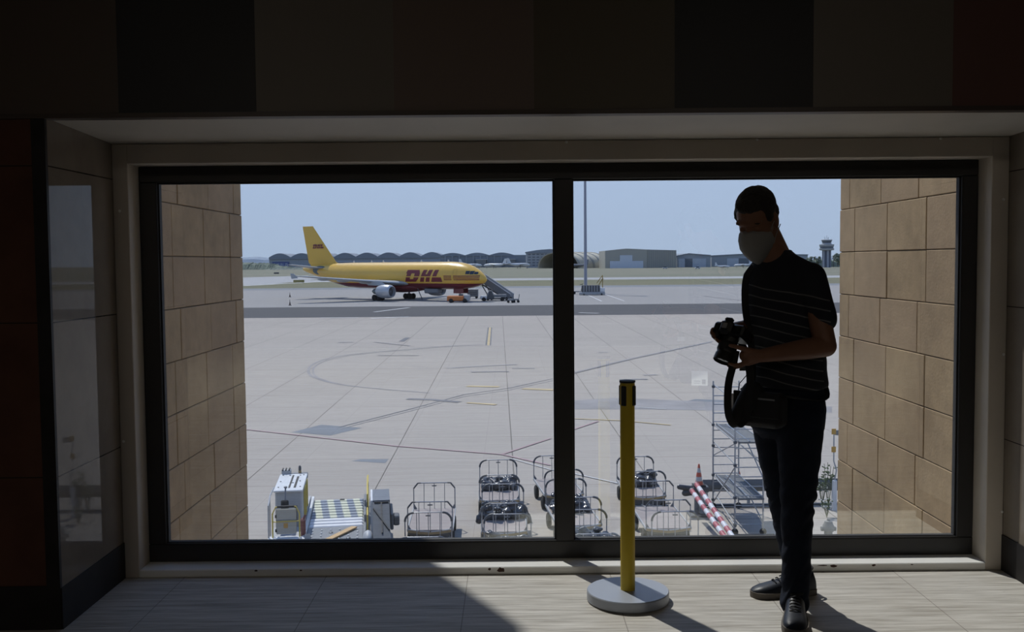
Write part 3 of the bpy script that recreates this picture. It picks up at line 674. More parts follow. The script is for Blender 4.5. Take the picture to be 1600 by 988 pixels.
# truck that carries the stairs
t = empty('service_truck', at_ground(768, 470.6), R(-2), 'small white flatbed service truck parked below the boarding stairs', 'truck')
MB().bbox(-2.2, -.9, -.9, .9, .45, 1.1, .1).build('hood', M_white, t)
MB().prism([(-.9, .5), (.5, .5), (.5, 1.25), (.1, 2.05), (-.55, 2.05), (-.8, 1.3)], -.85, .85, 'y').build('cab', M_dgrey, t)
MB().bar((-.75, -.87, 1.2), (-.5, -.87, 2.1), .07).bar((.45, -.87, 1.2), (.15, -.87, 2.1), .07).bar((-.5, -.87, 2.1), (.15, -.87, 2.1), .07).build('roll_bar', M_white, t, smooth=0)
MB().bbox(.5, 3.0, -.9, .9, .75, 1.35, .06).build('flatbed', M_mgrey, t); MB().bbox(-2.1, 3.0, -.7, .7, .35, .6, .03).build('chassis', M_dgrey, t); wheels('wheel', t, ((-1.5, -.85), (-1.5, .85), (2.2, -.85), (2.2, .85)), .4, .25)
MB().bbox(-2.25, -2.18, -.6, .6, .6, .95, .01).build('grille', M_dgrey, t)
# pair of small carts right of the stairs
for i, (px, py, l) in enumerate(((797.5, 473.5, 'first small dark equipment cart at the foot of the boarding stairs'), (806.5, 473.0, 'second small equipment cart with a tall rail, farthest right past the boarding stairs'))):
    t = empty('equipment_cart', at_ground(px, py), R(2), l, 'cart', 'small carts at the stairs')
    MB().bbox(-.55, .55, -.5, .5, .45, .75, .03).build('bed', M_mgrey, t); wheels('wheel', t, ((-.4, -.45), (.4, -.45), (-.4, .45), (.4, .45)), .25, .14)
    MB().tube([(-.5, 0, .7), (-.55, 0, 1.25 + .3 * i)], .05, 6).build('post', M_dgrey, t)
    MB().tube([(.5, -.45, .7), (.62, -.45, 1.3 + .3 * i), (.62, .45, 1.3 + .3 * i), (.5, .45, .7)], .04, 6).build('rail', M_dgrey, t)
# slim cones left of the airliner
M_cone = mat('dark_cone', (.10, .07, .06, 1), .7)
for px, py, l in ((453, 464.5, 'farther of two slim dark marker cones left of the airliner'), (453, 477.5, 'nearer of two slim dark marker cones left of the airliner')):
    t = empty('marker_cone', at_ground(px, py), 0, l, 'cone', 'marker cones by the airliner')
    MB().lathe([(.34, 0), (.34, .06), (.2, .08), (.05, .75), (0, .76)], 14).build('cone_body', M_cone, t); MB().lathe([(.05, .7), (.045, 1.1), (0, 1.1)], 8).build('stick', M_cone, t)
# taxiway signs
for px, py, w_, l in ((467, 442.5, 2.2, 'low yellowish taxiway sign in the grass behind the wing'), (432, 428.6, 1.9, 'small dark taxiway sign in the far grass left of the airliner')):
    s_ = MB().bbox(-w_, w_, -.12, .12, .25, 1.3, .04); s_.box(-w_ * .8, -w_ * .75, -.04, .04, 0, .3).box(w_ * .75, w_ * .8, -.04, .04, 0, .3)
    o = s_.build('taxiway_sign', mat('sign_ochre', (.30, .25, .10, 1), .7) if w_ > 2 else M_dgrey, loc=at_ground(px, py)); tag(o, l, 'sign')

# ------------------------------------------------------------------ lamp mast and the gear at its foot
mp = at_ground(915, 459)
t = empty('light_mast', mp, 0, 'very tall slim grey floodlight mast rising out of view beside the window mullion', 'lamp mast')
MB().lathe([(.42, 0), (.42, 1), (.40, 1.05), (.27, 34), (0, 34.1)], 20).build('mast', mat('mast_grey', (.27, .28, .32, 1), .5), t)
MB().lathe([(0, 0), (.75, 0), (.75, .35), (.42, .4), (.42, .4)], 20).build('base_flange', M_mgrey, t)
hd = MB().lathe([(.9, 33.4), (1.3, 33.5), (1.3, 33.8), (.9, 33.9), (0, 33.9)], 24).build('lamp_head', M_mgrey, t)
gp = at_ground(929, 461.3); c0 = Vector(gp)
t = empty('generator_trailer', gp, R(-2), 'dark slatted generator unit on a pale skid at the foot of the mast', 'generator')
MB().bbox(-3.6, 2.4, -1.0, 1.0, .1, .75, .08).build('skid', M_lgrey, t); MB().bbox(-3.0, 1.2, -.9, .9, .75, 2.3, .08).build('housing', M_dgrey, t)
mb = MB()
for k in range(6): mb.box(-2.6 + k * .62, -2.45 + k * .62, -.93, -.89, .85, 2.2)
mb.build('slat', M_lgrey, t, smooth=0); MB().bbox(1.2, 2.35, -.8, .8, .75, 1.7, .06).build('control_box', M_white, t); wheels('wheel', t, ((-2.5, -.9), (1.6, -.9), (-2.5, .9), (1.6, .9)), .3, .2)
t = empty('maintenance_steps', at_ground(935, 459.8), R(0), 'yellow wheeled maintenance steps standing behind the generator by the mast', 'steps')
M_ysteps = mat('ochre_steel', (.36, .26, .10, 1), .6)
for y in (-.5, .5): MB().bar((-1.2, y, .2), (1.0, y, 3.6), .14).bar((1.0, y, .1), (1.0, y, 4.4), .14).bar((-.4, y, 2.6), (1.0, y, 4.5), .1).build('side_frame', M_ysteps, t, smooth=0)
mb = MB()
for k in range(9): mb.box(-1.1 + k * .24, -.85 + k * .24, -.5, .5, .45 + k * .37, .52 + k * .37)
mb.build('tread', M_ysteps, t, smooth=0); MB().box(.4, 1.3, -.5, .5, 3.55, 3.65).build('landing', M_ysteps, t, smooth=0)
t = empty('tow_dolly', at_ground(904, 459.8), R(4), 'flat grey tow dolly with a drawbar left of the mast foot', 'dolly')
MB().bbox(-1.6, 1.4, -.7, .7, .5, .75, .04).build('bed', M_mgrey, t); wheels('wheel', t, ((-1.1, -.7), (.9, -.7), (-1.1, .7), (.9, .7)), .32, .2)
MB().tube([(-1.6, 0, .55), (-2.9, 0, .3)], .07, 6).build('drawbar', M_dgrey, t); MB().bar((.6, 0, .7), (.9, 0, 2.4), .12).bar((.3, 0, 2.2), (1.1, 0, 2.5), .1).build('upright', M_dgrey, t, smooth=0)

# ------------------------------------------------------------------ distant buildings (distance haze blended into the material colours below)
M_h1 = mat('hazed_roof', (.21, .24, .28, 1), .7); M_h2 = mat('hazed_cladding', (.29, .32, .355, 1), .7); M_h3 = mat('pale_band', (.42, .46, .52, 1), .7)
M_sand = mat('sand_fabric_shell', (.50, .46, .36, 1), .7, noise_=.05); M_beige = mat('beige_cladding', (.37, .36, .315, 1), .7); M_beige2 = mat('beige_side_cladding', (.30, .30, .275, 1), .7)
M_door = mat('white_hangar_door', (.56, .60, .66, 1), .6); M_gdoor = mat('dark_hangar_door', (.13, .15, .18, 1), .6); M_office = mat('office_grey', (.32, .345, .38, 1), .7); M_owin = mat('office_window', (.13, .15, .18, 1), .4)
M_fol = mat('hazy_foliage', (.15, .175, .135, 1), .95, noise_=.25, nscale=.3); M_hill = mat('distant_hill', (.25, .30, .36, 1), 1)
M_sgn = mat('sign_blue', (.06, .09, .24, 1), .5)
def zat(px, py, Y): return P(px, py, Y).z
def xat(px, Y, py=410): return P(px, py, Y).x
def arches(x0, x1, y0, y1, zb, za, n, m=12, flat=0):
    """row of shallow vaults as one roof profile extruded in depth"""
    pr = []; w_ = (x1 - x0) / n
    for i in range(n):
        for k in range(m + (i == n - 1)): t_ = k / m; pr.append((x0 + (i + t_) * w_, zb + (za - zb) * math.sin(math.pi * t_)))
    return MB().prism([(x0, zb - flat)] + pr + [(x1, zb - flat)], y0, y1, 'y')
# vaulted hangar
Y = 1600; hx0, hx1 = xat(420.5, Y), xat(692, Y)
t = empty('vaulted_hangar', ((hx0 + hx1) / 2, Y, GZ), 0, 'long grey hangar with a row of eight shallow vaults on the far left horizon', 'hangar')
W_ = (hx1 - hx0) / 2; zb = zat(560, 401.3, Y) - GZ; za = zat(560, 395, Y) - GZ
MB().box(-W_, W_, 0, 90, 0, zb - 3).build('wall', M_h2, t, smooth=0); arches(-W_, W_, -1.5, 92, zb, za, 8, flat=3.2).build('vaulted_roof', M_h1, t)
MB().box(-W_ * .45, W_ * .98, -2.2, -1.2, zb * .52, zb * .60).build('canopy_edge', M_h3, t, smooth=0)
MB().box(-W_ * .45, W_ * .98, -1.2, .5, 0, zb * .5).build('hangar_door', M_h1, t, smooth=0)
s0x, s1x = xat(426, Y) - (hx0 + hx1) / 2, xat(452, Y) - (hx0 + hx1) / 2
sg = MB().box(s0x, s1x, -2.6, -1.6, zat(440, 419, Y) - GZ + 1, zat(440, 409.5, Y) - GZ).build('sign_board', M_sgn, t, smooth=0)
text_mesh('sign_lettering', 'AIRBUS', 7.2, mat('sign_pale', (.45, .5, .58, 1), .5), Matrix.Translation(((s0x + s1x) / 2, -2.75, (zat(440, 414.3, Y) - GZ))) @ Matrix.Rotation(R(90), 4, 'X'), sg)
# second long hall with wavy roof
Y = 1350; hx0, hx1 = xat(688, Y), xat(822, Y)
t = empty('long_grey_hall', ((hx0 + hx1) / 2, Y, GZ), 0, 'long grey hall with a wavy roof behind the nose of the airliner', 'hall')
W_ = (hx1 - hx0) / 2; zb = zat(750, 399, Y) - GZ; za = zat(750, 395, Y) - GZ
MB().box(-W_, W_, 0, 80, 0, zb).build('wall', M_h1, t, smooth=0); arches(-W_, W_ * .72, -1, 80, zb, za, 3, flat=1).build('roof', M_h1, t)
for k in range(9): MB().box(-W_ + 6 + k * 9.5, -W_ + 7.4 + k * 9.5, -1.2, 0, 0, zb * .96).build('column', M_h2, t, smooth=0)
for dx in (-.05, .62): MB().box(W_ * dx - 6, W_ * dx + 7, -12, -1, 0, zb * .62).build('annex', M_mgrey, t, smooth=0)
for dx in (-.05, .62): MB().box(W_ * dx - 7, W_ * dx + 8, -12.5, -1, zb * .62, zb * .68).build('annex_roof', M_lgrey, t, smooth=0)
# office block
Y = 1200; hx0, hx1 = xat(822.5, Y), xat(894, Y)
t = empty('office_block', ((hx0 + hx1) / 2, Y, GZ), 0, 'grey office block with rows of windows left of the window mullion', 'building')
W_ = (hx1 - hx0) / 2; zt = zat(850, 393, Y) - GZ
MB().box(-W_, W_, 0, 30, 0, zt - 1).build('wall', M_office, t, smooth=0)
MB().prism([(-W_ - 1, zt - 2), (-W_ - 1, zt - .5), (-W_ * .5, zt + 1.8), (0, zt + 2.7), (W_ * .6, zt + 2.0), (W_ + 1, zt + .2), (W_ + 1, zt - 2)], -1, 31, 'y').build('curved_roof', M_h1, t)
for r_ in range(5):
    for c in range(10):
        MB().box(-W_ + 2 + c * (W_ * 2 - 4) / 10, -W_ + 2 + (c + .66) * (W_ * 2 - 4) / 10, -.25, .1, 2.2 + r_ * zt / 6, 2.2 + r_ * zt / 6 + 1.5).build('window', M_owin, t, smooth=0)
# ribbed fabric shelters, their mouths turned to the left
Y = 1080
for cx, r_, hh, ln_, dy, l in ((872, 27, 17.5, 62, 0, 'big sand coloured ribbed shelter hangar with an open mouth, behind the mast'), (905, 21, 12.5, 55, 70, 'smaller sand coloured shelter hangar half hidden between the big one and the beige hangar')):
    x = xat(cx, Y + dy)
    t = empty('shelter_hangar', (x, Y + dy, GZ), R(-38), l, 'hangar', 'ribbed shelter hangars')
    def arcp(rr, n=20): return [(rr * math.cos(math.pi * k / n), rr / r_ * hh * math.sin(math.pi * k / n) ** .8) for k in range(n, -1, -1)]
    mb = MB()
    A, B_ = arcp(r_), arcp(r_ * .96)
    mb.loft([[(A[i][0], 0, A[i][1]), (A[i][0], ln_, A[i][1]), (B_[i][0], ln_, B_[i][1]), (B_[i][0], 0, B_[i][1])] for i in range(len(A))]); mb.build('shell', M_sand, t)
    MB().prism(arcp(r_ * .955), ln_ - 3, ln_ - 2, 'y').build('rear_wall', M_h2, t, smooth=0)
    for k in range(5):
        y = -.4 + k * ln_ / 4.4; A, B_ = arcp(r_ * 1.02), arcp(r_ * .99)
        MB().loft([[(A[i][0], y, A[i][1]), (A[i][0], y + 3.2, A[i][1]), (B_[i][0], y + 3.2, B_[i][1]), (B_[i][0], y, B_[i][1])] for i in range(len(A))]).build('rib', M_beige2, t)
# beige hangar with stepped white doors
Y = 1020; x0, x1, xm = xat(945.5, Y), xat(1057, Y), xat(1011, Y)
t = empty('beige_hangar', (x0, Y, GZ), 0, 'beige gabled hangar with stepped white doors right of the mast', 'hangar')
zl, zp = zat(946, 392, Y) - GZ, zat(980, 388.5, Y) - GZ; w1, w2, wp = xm - x0, x1 - x0, xat(979, Y) - x0
MB().prism([(0, 0), (0, zl), (wp, zp), (w1, zl + .9), (w1, 0)], 0, 70, 'y').build('gable_wall', M_beige, t, smooth=0)
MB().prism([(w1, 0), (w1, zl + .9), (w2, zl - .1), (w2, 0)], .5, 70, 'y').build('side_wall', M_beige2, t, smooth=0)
for a, b_, c in ((953, 968.5, 408), (968.5, 988, 399), (988, 1005, 408)): MB().box(xat(a, Y) - x0, xat(b_, Y) - x0, -.5, .2, 0, zat(980, c, Y) - GZ).build('hangar_door', M_door, t, smooth=0)
mb = MB()
for k in range(13): mb.box(w1 + 1 + k * (w2 - w1 - 2) / 13, w1 + 1.5 + k * (w2 - w1 - 2) / 13, .2, .6, 0, zl - .4)
mb.build('cladding_rib', M_beige, t, smooth=0)
# grey hangars
for xa, xb, xp, top, pk, dr, l, Y in ((1058, 1110, 1076, 400.5, 397, (1060, 1070, 1082, 1103), 'grey hangar with a dark open door beside the beige hangar', 1060), (1112, 1262, 1168, 400, 397.5, (1136, 1154, 1170, 1215), 'long low grey hangar reaching behind the masked person', 1110)):
    x0, x1 = xat(xa, Y), xat(xb, Y); t = empty('grey_hangar', (x0, Y, GZ), 0, l, 'hangar', 'grey hangars')
    zt, zp = zat(xp, top, Y) - GZ, zat(xp, pk, Y) - GZ
    MB().prism([(0, 0), (0, zt), (xat(xp, Y) - x0, zp), (x1 - x0, zt + .3), (x1 - x0, 0)], 0, 60, 'y').build('wall', M_h2, t, smooth=0)
    for i in range(3): MB().box(xat(dr[i], Y) - x0, xat(dr[i + 1], Y) - x0, -.4, .2, 0, zt * .78).build('hangar_door', (M_h3, M_gdoor, M_h3)[i], t, smooth=0)
    MB().prism([(-.5, zt), (-.5, zt + .8), (xat(xp, Y) - x0, zp + .8), (x1 - x0 + .5, zt + 1.1), (x1 - x0 + .5, zt + .3), (xat(xp, Y) - x0, zp)], -.8, 60, 'y').build('roof', M_h1, t, smooth=0)
# parked small aircraft in front of the hangars
def small_plane(px, py, s, rz, l, dark=False):
    t = empty('parked_aircraft', at_ground(px, py), R(rz), l, 'aircraft', 'small aircraft parked by the hangars'); mf = M_mgrey if dark else M_white
    MB().loft([[(x * s, r_ * s * math.sin(2 * math.pi * k / 14), (1.6 + r_ * math.cos(2 * math.pi * k / 14) + dz) * s) for k in range(14)] for x, r_, dz in ((5.2, .1, -.2), (4.4, .55, -.05), (2.5, .8, 0), (-1.5, .8, 0), (-4.2, .45, .3), (-6, .12, .55))]).build('fuselage', mf, t)
    for sd_ in (-1, 1):
        wing([(1.2 * s, sd_ * .5 * s, 1.7 * s, 2.2 * s, .12), (.2 * s, sd_ * 7.5 * s, 2.1 * s, 1.1 * s, .1)]).build('wing', mf, t)
        wing([(-4.6 * s, sd_ * .1 * s, 2.2 * s, 1.2 * s, .1), (-5.0 * s, sd_ * 2.6 * s, 2.3 * s, .8 * s, .1)]).build('tailplane', mf, t)
    wing([(-3.9 * s, 0, 2.0 * s, 2.1 * s, .1), (-5.2 * s, 0, 4.6 * s, 1.1 * s, .08)], True).build('tail_fin', mf, t)
    MB().tube([(3.6 * s, 0, 1.2 * s), (3.6 * s, 0, 0)], .1 * s, 6).tube([(-.4 * s, -1.3 * s, 1.5 * s), (-.4 * s, -1.3 * s, 0)], .1 * s, 6).tube([(-.4 * s, 1.3 * s, 1.5 * s), (-.4 * s, 1.3 * s, 0)], .1 * s, 6).build('landing_gear', M_dgrey, t)
small_plane(737, 420.3, 2.4, 20, 'pale parked aircraft just above the airliner nose, farthest left of the small ones')
small_plane(772, 420.0, 2.4, 160, 'pale parked aircraft between the two annexes of the wavy roofed hall')
small_plane(812, 419.8, 2.5, 25, 'pale parked aircraft in front of the left corner of the office block')
small_plane(902, 420.0, 2.0, 200, 'dark parked aircraft in the mouth of the sand coloured shelter', True)
small_plane(1130, 420.2, 1.2, 10, 'pale parked aircraft at the left door of the long low grey hangar')
small_plane(1160, 418.6, 1.5, 170, 'pale parked aircraft beside the chin of the masked person')
for px, l in ((1039, 'white airport van driving in the grass in front of the beige hangar'), (1090, 'small white car in the grass in front of the grey hangar')):
    t = empty('white_vehicle', at_ground(px, 420.3), R(3), l, 'car'); MB().bbox(-2.3, 2.3, -.9, .9, .4, 1.2, .15).build('body', M_white, t); MB().prism([(-1.6, 1.15), (1.5, 1.15), (.9, 1.95), (-1.3, 1.95)], -.8, .8, 'y').build('cabin', M_win, t); wheels('wheel', t, ((-1.4, -.85), (1.4, -.85), (-1.4, .85), (1.4, .85)), .35, .2)
# control tower
Y = 900; tx = xat(1291.5, Y); U = 900 / FPX                     # metres per pixel there
t = empty('control_tower', (tx, Y, GZ), 0, 'striped concrete control tower with a two level glazed cab on the right horizon', 'control tower')
H0 = zat(1291, 391, Y) - GZ
mb = MB()
for k in range(12): a = 2 * math.pi * k / 12; mb.cur = k % 2; mb.box(-.9, .9, 2.7, 3.8, 0, H0, Matrix.Rotation(a, 4, 'Z'))
mb.cur = 1; mb.lathe([(3.0, 0), (3.0, H0)], 24); mb.build('shaft', [mat('pale_concrete_rib', (.34, .36, .41, 1), .7), mat('dark_shaft_recess', (.09, .105, .14, 1), .7)], t, smooth=0)
MB().lathe([(3.0, H0 - .5), (6.3, H0), (6.6, H0 + 1.4), (6.0, H0 + 1.5), (0, H0 + 1.5)], 24).build('lower_gallery', M_lgrey, t)
MB().lathe([(5.8, H0 + 1.5), (6.0, H0 + 3.4), (0, H0 + 3.4)], 24).build('lower_glazing', M_owin, t); MB().lathe([(0, H0 + 3.4), (6.3, H0 + 3.4), (6.6, H0 + 5.0), (4.2, H0 + 5.4), (4.0, H0 + 6.4), (0, H0 + 6.4)], 24).build('upper_gallery', M_lgrey, t)
MB().lathe([(3.8, H0 + 6.4), (4.7, H0 + 8.6), (0, H0 + 8.6)], 12).build('cab_glazing', M_owin, t); MB().lathe([(0, H0 + 8.6), (4.9, H0 + 8.6), (4.9, H0 + 9.2), (4.2, H0 + 9.6), (0, H0 + 9.6)], 24).build('cab_roof', M_lgrey, t)
for a, r_, h_ in ((0, 0, 3.8), (1, 3, 1.8), (2.4, 2.2, 2.6), (4, 3.2, 1.6), (5.2, 2, 2.2)): MB().tube([(r_ * math.cos(a), r_ * math.sin(a), H0 + 9.4), (r_ * math.cos(a), r_ * math.sin(a), H0 + 9.6 + h_)], .12, 6).build('antenna', M_mgrey, t)
# trees round the tower, hedge line and hills
def tree(px, py, h_, w_, Y, l, group='trees by the control tower', palm=False, base=None):
    x = xat(px, Y); t = empty('palm_tree' if palm else 'tree', (x, Y, GZ), 0, l, 'tree', group)
    MB().tube([(0, 0, 0), (.1, 0, h_ * .75)], [.35, .22], 8).build('trunk', mat('hazy_bark', (.10, .09, .08, 1), .9), t); rr = random.Random(px); mb = MB()
    if palm:
        for k in range(26):
            a = rr.uniform(0, 6.28); e_ = rr.uniform(-.5, 1.1); L_ = w_ * rr.uniform(.8, 1.1); p0 = Vector((0, 0, h_ * .75)); d = Vector((math.cos(a) * math.cos(e_), math.sin(a) * math.cos(e_), math.sin(e_)))
            q = [p0 + d * L_ * s_ - Vector((0, 0, L_ * .45 * s_ * s_)) for s_ in (0, .3, .6, 1)]; sdv = d.cross(Vector((0, 0, 1))).normalized() * .45
            mb.loft([[a_ - sdv * (1 - i * .25), a_ + Vector((0, 0, .12)), a_ + sdv * (1 - i * .25), a_ - Vector((0, 0, .1))] for i, a_ in enumerate(q)])
    else:
        for k in range(34):
            a = rr.uniform(0, 6.28); z = rr.uniform(.25, 1); r_ = w_ * math.sqrt(max(0, 1 - (2 * z - 1.05) ** 2)) * rr.uniform(.2, .8); s_ = w_ * rr.uniform(.22, .42)
            mb.ell((r_ * math.cos(a), r_ * math.sin(a), h_ * z), (s_, s_, s_ * .8), nu=9, nv=6)
    mb.build('crown', M_fol, t)
tree(1266, 0, 9, 4.2, 930, 'dark tree next to the shoulder of the masked person'); tree(1272, 0, 12, 3.0, 925, 'palm left of the control tower, behind the dark tree', palm=True)
tree(1279, 0, 9.5, 3.2, 935, 'tree touching the left side of the control tower shaft'); tree(1302.5, 0, 12.5, 3.4, 925, 'palm right of the control tower', palm=True)
tree(1308.5, 0, 12, 4.0, 935, 'bushy tree at the right edge of the view behind the control tower')
def hedge(name, pts, Y, dep, m, seed, l, cat, bump=1.5, step=3):
    rr = random.Random(seed); top = []
    for (a, b_) in zip(pts, pts[1:]):
        K = int((b_[0] - a[0]) / step) + 1
        for k in range(K): q = k / K; px = a[0] + (b_[0] - a[0]) * q; p = P(px, a[1] + (b_[1] - a[1]) * q, Y); top.append((p.x, p.z + rr.uniform(-.5, .5) * bump))
    prof = lambda s: [(x, GZ + (z - GZ) * s) for x, z in top]
    mb = MB(); secs = [[(x, Y - dep, GZ) for x, z in top], [(x, Y - dep * .7, z) for x, z in prof(.75)], [(x, Y, z) for x, z in top], [(x, Y + dep, GZ) for x, z in top]]
    mb.loft(secs, cap=False, closed=False)
    for q in (0, -1): mb.add([sc[q] for sc in secs], [(0, 1, 2, 3)])
    o = mb.build(name, m, smooth=0); o.location.y = 0
    return tag(o, l, cat, kind='stuff') if name != 'hills' else tag(o, kind='structure')
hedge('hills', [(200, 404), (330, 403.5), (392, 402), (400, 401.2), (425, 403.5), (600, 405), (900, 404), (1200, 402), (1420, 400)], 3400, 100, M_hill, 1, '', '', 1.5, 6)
hedge('scrub', [(330, 410.5), (424, 412), (440, 416), (470, 419.5), (490, 421)], 1300, 30, M_fol, 2, 'dark scrub belt in front of the hazy hills at the far left', 'scrub', 3, 1.5)
hedge('scrub', [(418, 421.5), (436, 419), (560, 418.8), (700, 418.5)], 1250, 12, mat('dull_scrub', (.2, .22, .185, 1), 1), 5, 'low dull scrub belt along the foot of the vaulted hangar', 'scrub', 2, 1.5)
hedge('scrub', [(1258, 404.5), (1300, 406), (1330, 404)], 960, 10, M_fol, 4, 'dark scrub at the foot of the control tower', 'scrub', 2.5, 1)
# ------------------------------------------------------------------ container transporter (bottom left)
t0 = empty('container_transporter', (-4.5, 24.8, GZ), R(8), 'grey and white container transporter with a striped roller deck, bottom left outside the window', 'transporter')
DZ = 1.0; HW = .72
MB().bbox(-1.5, 1.35, -1.2, 4.6, .35, DZ - .14, .03).build('chassis', M_dgrey, t0); wheels('wheel', t0, ((-1.2, 0), (1.15, 0), (-1.2, 3.6), (1.15, 3.6)), .4, .3, 'x')
MB().bbox(-HW, HW, -1.2, 1.35, DZ - .14, DZ - .01, .01).build('ball_deck', M_mgrey, t0)
mb = MB(); rr = random.Random(2)
for i in range(6):
    for j in range(8): mb.ell((-.58 + i * .232, -1.0 + j * .29, DZ), (.028, .028, .02), nu=8, nv=5)
mb.build('ball_castor', M_white, t0)
mb = MB()
for i, j in ((1, 2), (4, 4), (2, 6), (5, 1)): mb.box(-.62 + i * .232, -.52 + i * .232, -1.0 + j * .29, -.92 + j * .29, DZ - .012, DZ + .004)
mb.build('deck_slot', M_rubber, t0, smooth=0)
MB().box(-HW, HW, 1.36, 4.5, DZ - .13, DZ - .09).build('roller_bed', M_dgrey, t0, smooth=0)
def roller_mat():
    m, t, bs, g, ov, xyz = newmat('striped_roller_cover', .45)
    u = g.m('FRACT', g.m('ADD', g.m('DIVIDE', xyz[0], .38), g.m('MULTIPLY', g.m('FLOOR', g.m('DIVIDE', xyz[1], .3125)), .07))); s_ = g.m('LESS_THAN', u, .5)
    zone = g.m('GREATER_THAN', xyz[1], 2.25)
    c1 = g.mix(zone, (.66, .67, .69, 1), g.mix(s_, (.22, .25, .30, 1), (.62, .62, .46, 1))); t.links.new(c1, bs.inputs['Base Color']); return m
M_roll = roller_mat()
for k in range(10):
    y = 1.4 + k * .3125; MB().bbox(-HW, HW, y, y + .235, DZ - .07, DZ, .03).build('roller', M_roll, t0)
MB().box(.02, .16, 4.3, 4.42, DZ, DZ + .015).build('stop', M_rubber, t0, smooth=0)
for s_ in (-1, 1):
    MB().bar((s_ * (HW + .04), -1.2, DZ + .03), (s_ * (HW + .04), 4.5, DZ + .03), .07, .14).build('deck_rail', M_mgrey if s_ > 0 else M_white, t0, smooth=0)
MB().prism([(1.3, DZ), (4.4, DZ), (4.4, DZ + .14), (3.4, DZ + .22), (1.3, DZ + .05)], -HW - .16, -HW - .09, 'x').build('side_guide', M_lgrey, t0, smooth=0)
# generator housing
hs = empty('generator_housing', (0, 0, 0), 0, parent=t0)
MB().bbox(-1.56, -.88, 1.35, 3.35, DZ - .1, 2.0, .03).build('housing_body', M_lgrey, hs)
MB().bbox(-1.60, -.84, 1.30, 3.38, 1.98, 2.03, .012).build('housing_lid', M_white, hs)
MB().box(-1.24, -1.19, 1.6, 3.2, 2.03, 2.036).box(-1.10, -1.04, 1.6, 3.0, 2.03, 2.036).build('lid_slot', M_rubber, hs, smooth=0)
mb = MB()
for x, y in ((-1.5, 1.7), (-.93, 1.7), (-1.5, 3.2), (-.93, 3.2), (-.98, 2.4), (-1.5, 2.4), (-1.16, 2.2), (-1.3, 3.15), (-1.02, 3.15)): mb.lathe([(0, 2.03), (.022, 2.03), (.022, 2.042), (0, 2.042)], 8, c=(x, y, 0))
mb.build('lid_bolt', M_rubber, hs)
MB().bbox(-1.56, -1.30, 3.36, 3.62, 1.85, 2.14, .02).build('air_filter', M_lgrey, hs); mb = MB()
for k in range(3): mb.box(-1.55 + k * .09, -1.51 + k * .09, 3.34, 3.64, 2.14, 2.16)
mb.build('filter_slot', M_rubber, hs, smooth=0)
MB().bbox(-1.28, -.84, 3.4, 3.6, 1.88, 2.03, .02).build('rear_cover', M_mgrey, hs)
bc = MB().lathe([(0, 2.0), (.045, 2.0), (.045, 2.09), (.03, 2.1), (0, 2.1)], 12, c=(-1.06, 3.5, 0)).build('beacon_base', M_brass, hs); MB().lathe([(.03, 2.09), (.04, 2.12), (.04, 2.2), (.02, 2.24), (0, 2.24)], 12, c=(-1.06, 3.5, 0)).build('beacon', M_dgrey, hs)
mb = MB()
for k in range(10): mb.box(-1.07, -.99, 1.34, 1.352, 1.18 + k * .045, 1.20 + k * .045)
mb.build('vent_slot', M_rubber, hs, smooth=0)
for y in (1.7, 2.45): MB().tube([(-.83, y, DZ), (-.83, y, 1.9), (-.83, y + .55, 1.95), (-.83, y + .55, DZ)], .018, 8).build('side_grab_rail', M_yellow, hs)
# seat and operator stand
MB().bbox(-1.38, -1.18, .62, .98, 1.42, 1.52, .03).bbox(-1.38, -1.18, .95, 1.02, 1.5, 1.85, .03).bbox(-1.33, -1.23, .7, .9, DZ, 1.42, .02).build('operator_seat', M_rubber, t0)
MB().bbox(-1.46, -1.36, .6, .95, 1.58, 1.63, .015).bbox(-1.2, -1.1, .6, .95, 1.58, 1.63, .015).build('arm_rest', M_rubber, t0)
MB().tube([(-1.27, 1.0, 1.8), (-1.27, 1.15, 2.1), (-1.27, 1.35, 2.12)], .02, 8).ell((-1.27, 1.2, 2.14), (.05, .05, .03)).build('steering_column', M_mgrey, t0)
pn = MB().bbox(-1.42, -.92, -.02, .04, 1.22, 1.86, .02).build('control_panel', mat('dull_beige_panel', (.36, .35, .31, 1), .5), t0)
MB().box(-1.42, -.92, -.026, -.018, 1.58, 1.595).build('panel_seam', M_mgrey, pn, smooth=0)
MB().box(-1.23, -1.13, -.028, -.018, 1.38, 1.5).build('warning_label', mat('amber_label', (.42, .24, .06, 1), .6), pn, smooth=0)
mb = MB(); 
for z in (1.28, 1.64): mb.bbox(-1.44, -1.40, -.03, -.01, z, z + .08, .005)
mb.build('panel_latch', M_rubber, pn)
MB().tube([(-1.50, -.04, 1.15), (-1.50, -.04, 1.75), (-1.42, -.04, 1.92), (-.92, -.04, 1.92), (-.84, -.04, 1.75), (-.84, -.04, 1.15)], .018, 8).tube([(-1.5, -.04, 1.55), (-.84, -.04, 1.55)], .014, 8).build('yellow_rail', M_yellow, t0)
MB().tube([(-1.38, -.05, 1.93), (-.96, -.05, 1.93)], .028, 8).build('rail_grip', M_rubber, t0)
MB().tube([(-1.60, -.05, 1.1), (-1.60, .0, 1.95), (-1.60, .5, 2.1), (-1.58, 1.3, 2.12)], .02, 8).tube([(-1.60, .35, 1.1), (-1.60, .38, 2.05)], .016, 8).build('side_handrail', M_steel, t0)
MB().bbox(-1.62, -.86, -.2, .06, 1.08, 1.15, .01).build('stand_rim', M_white, t0); fp = MB().bbox(-1.60, -.76, -.22, 1.2, .62, 1.08, .02).build('stand_front', M_lgrey, t0)
text_mesh('plate_lettering', 'AHF  0701', .12, M_dgrey, Matrix.Translation((-1.22, -.225, .96)) @ Matrix.Rotation(R(90), 4, 'X'), fp)
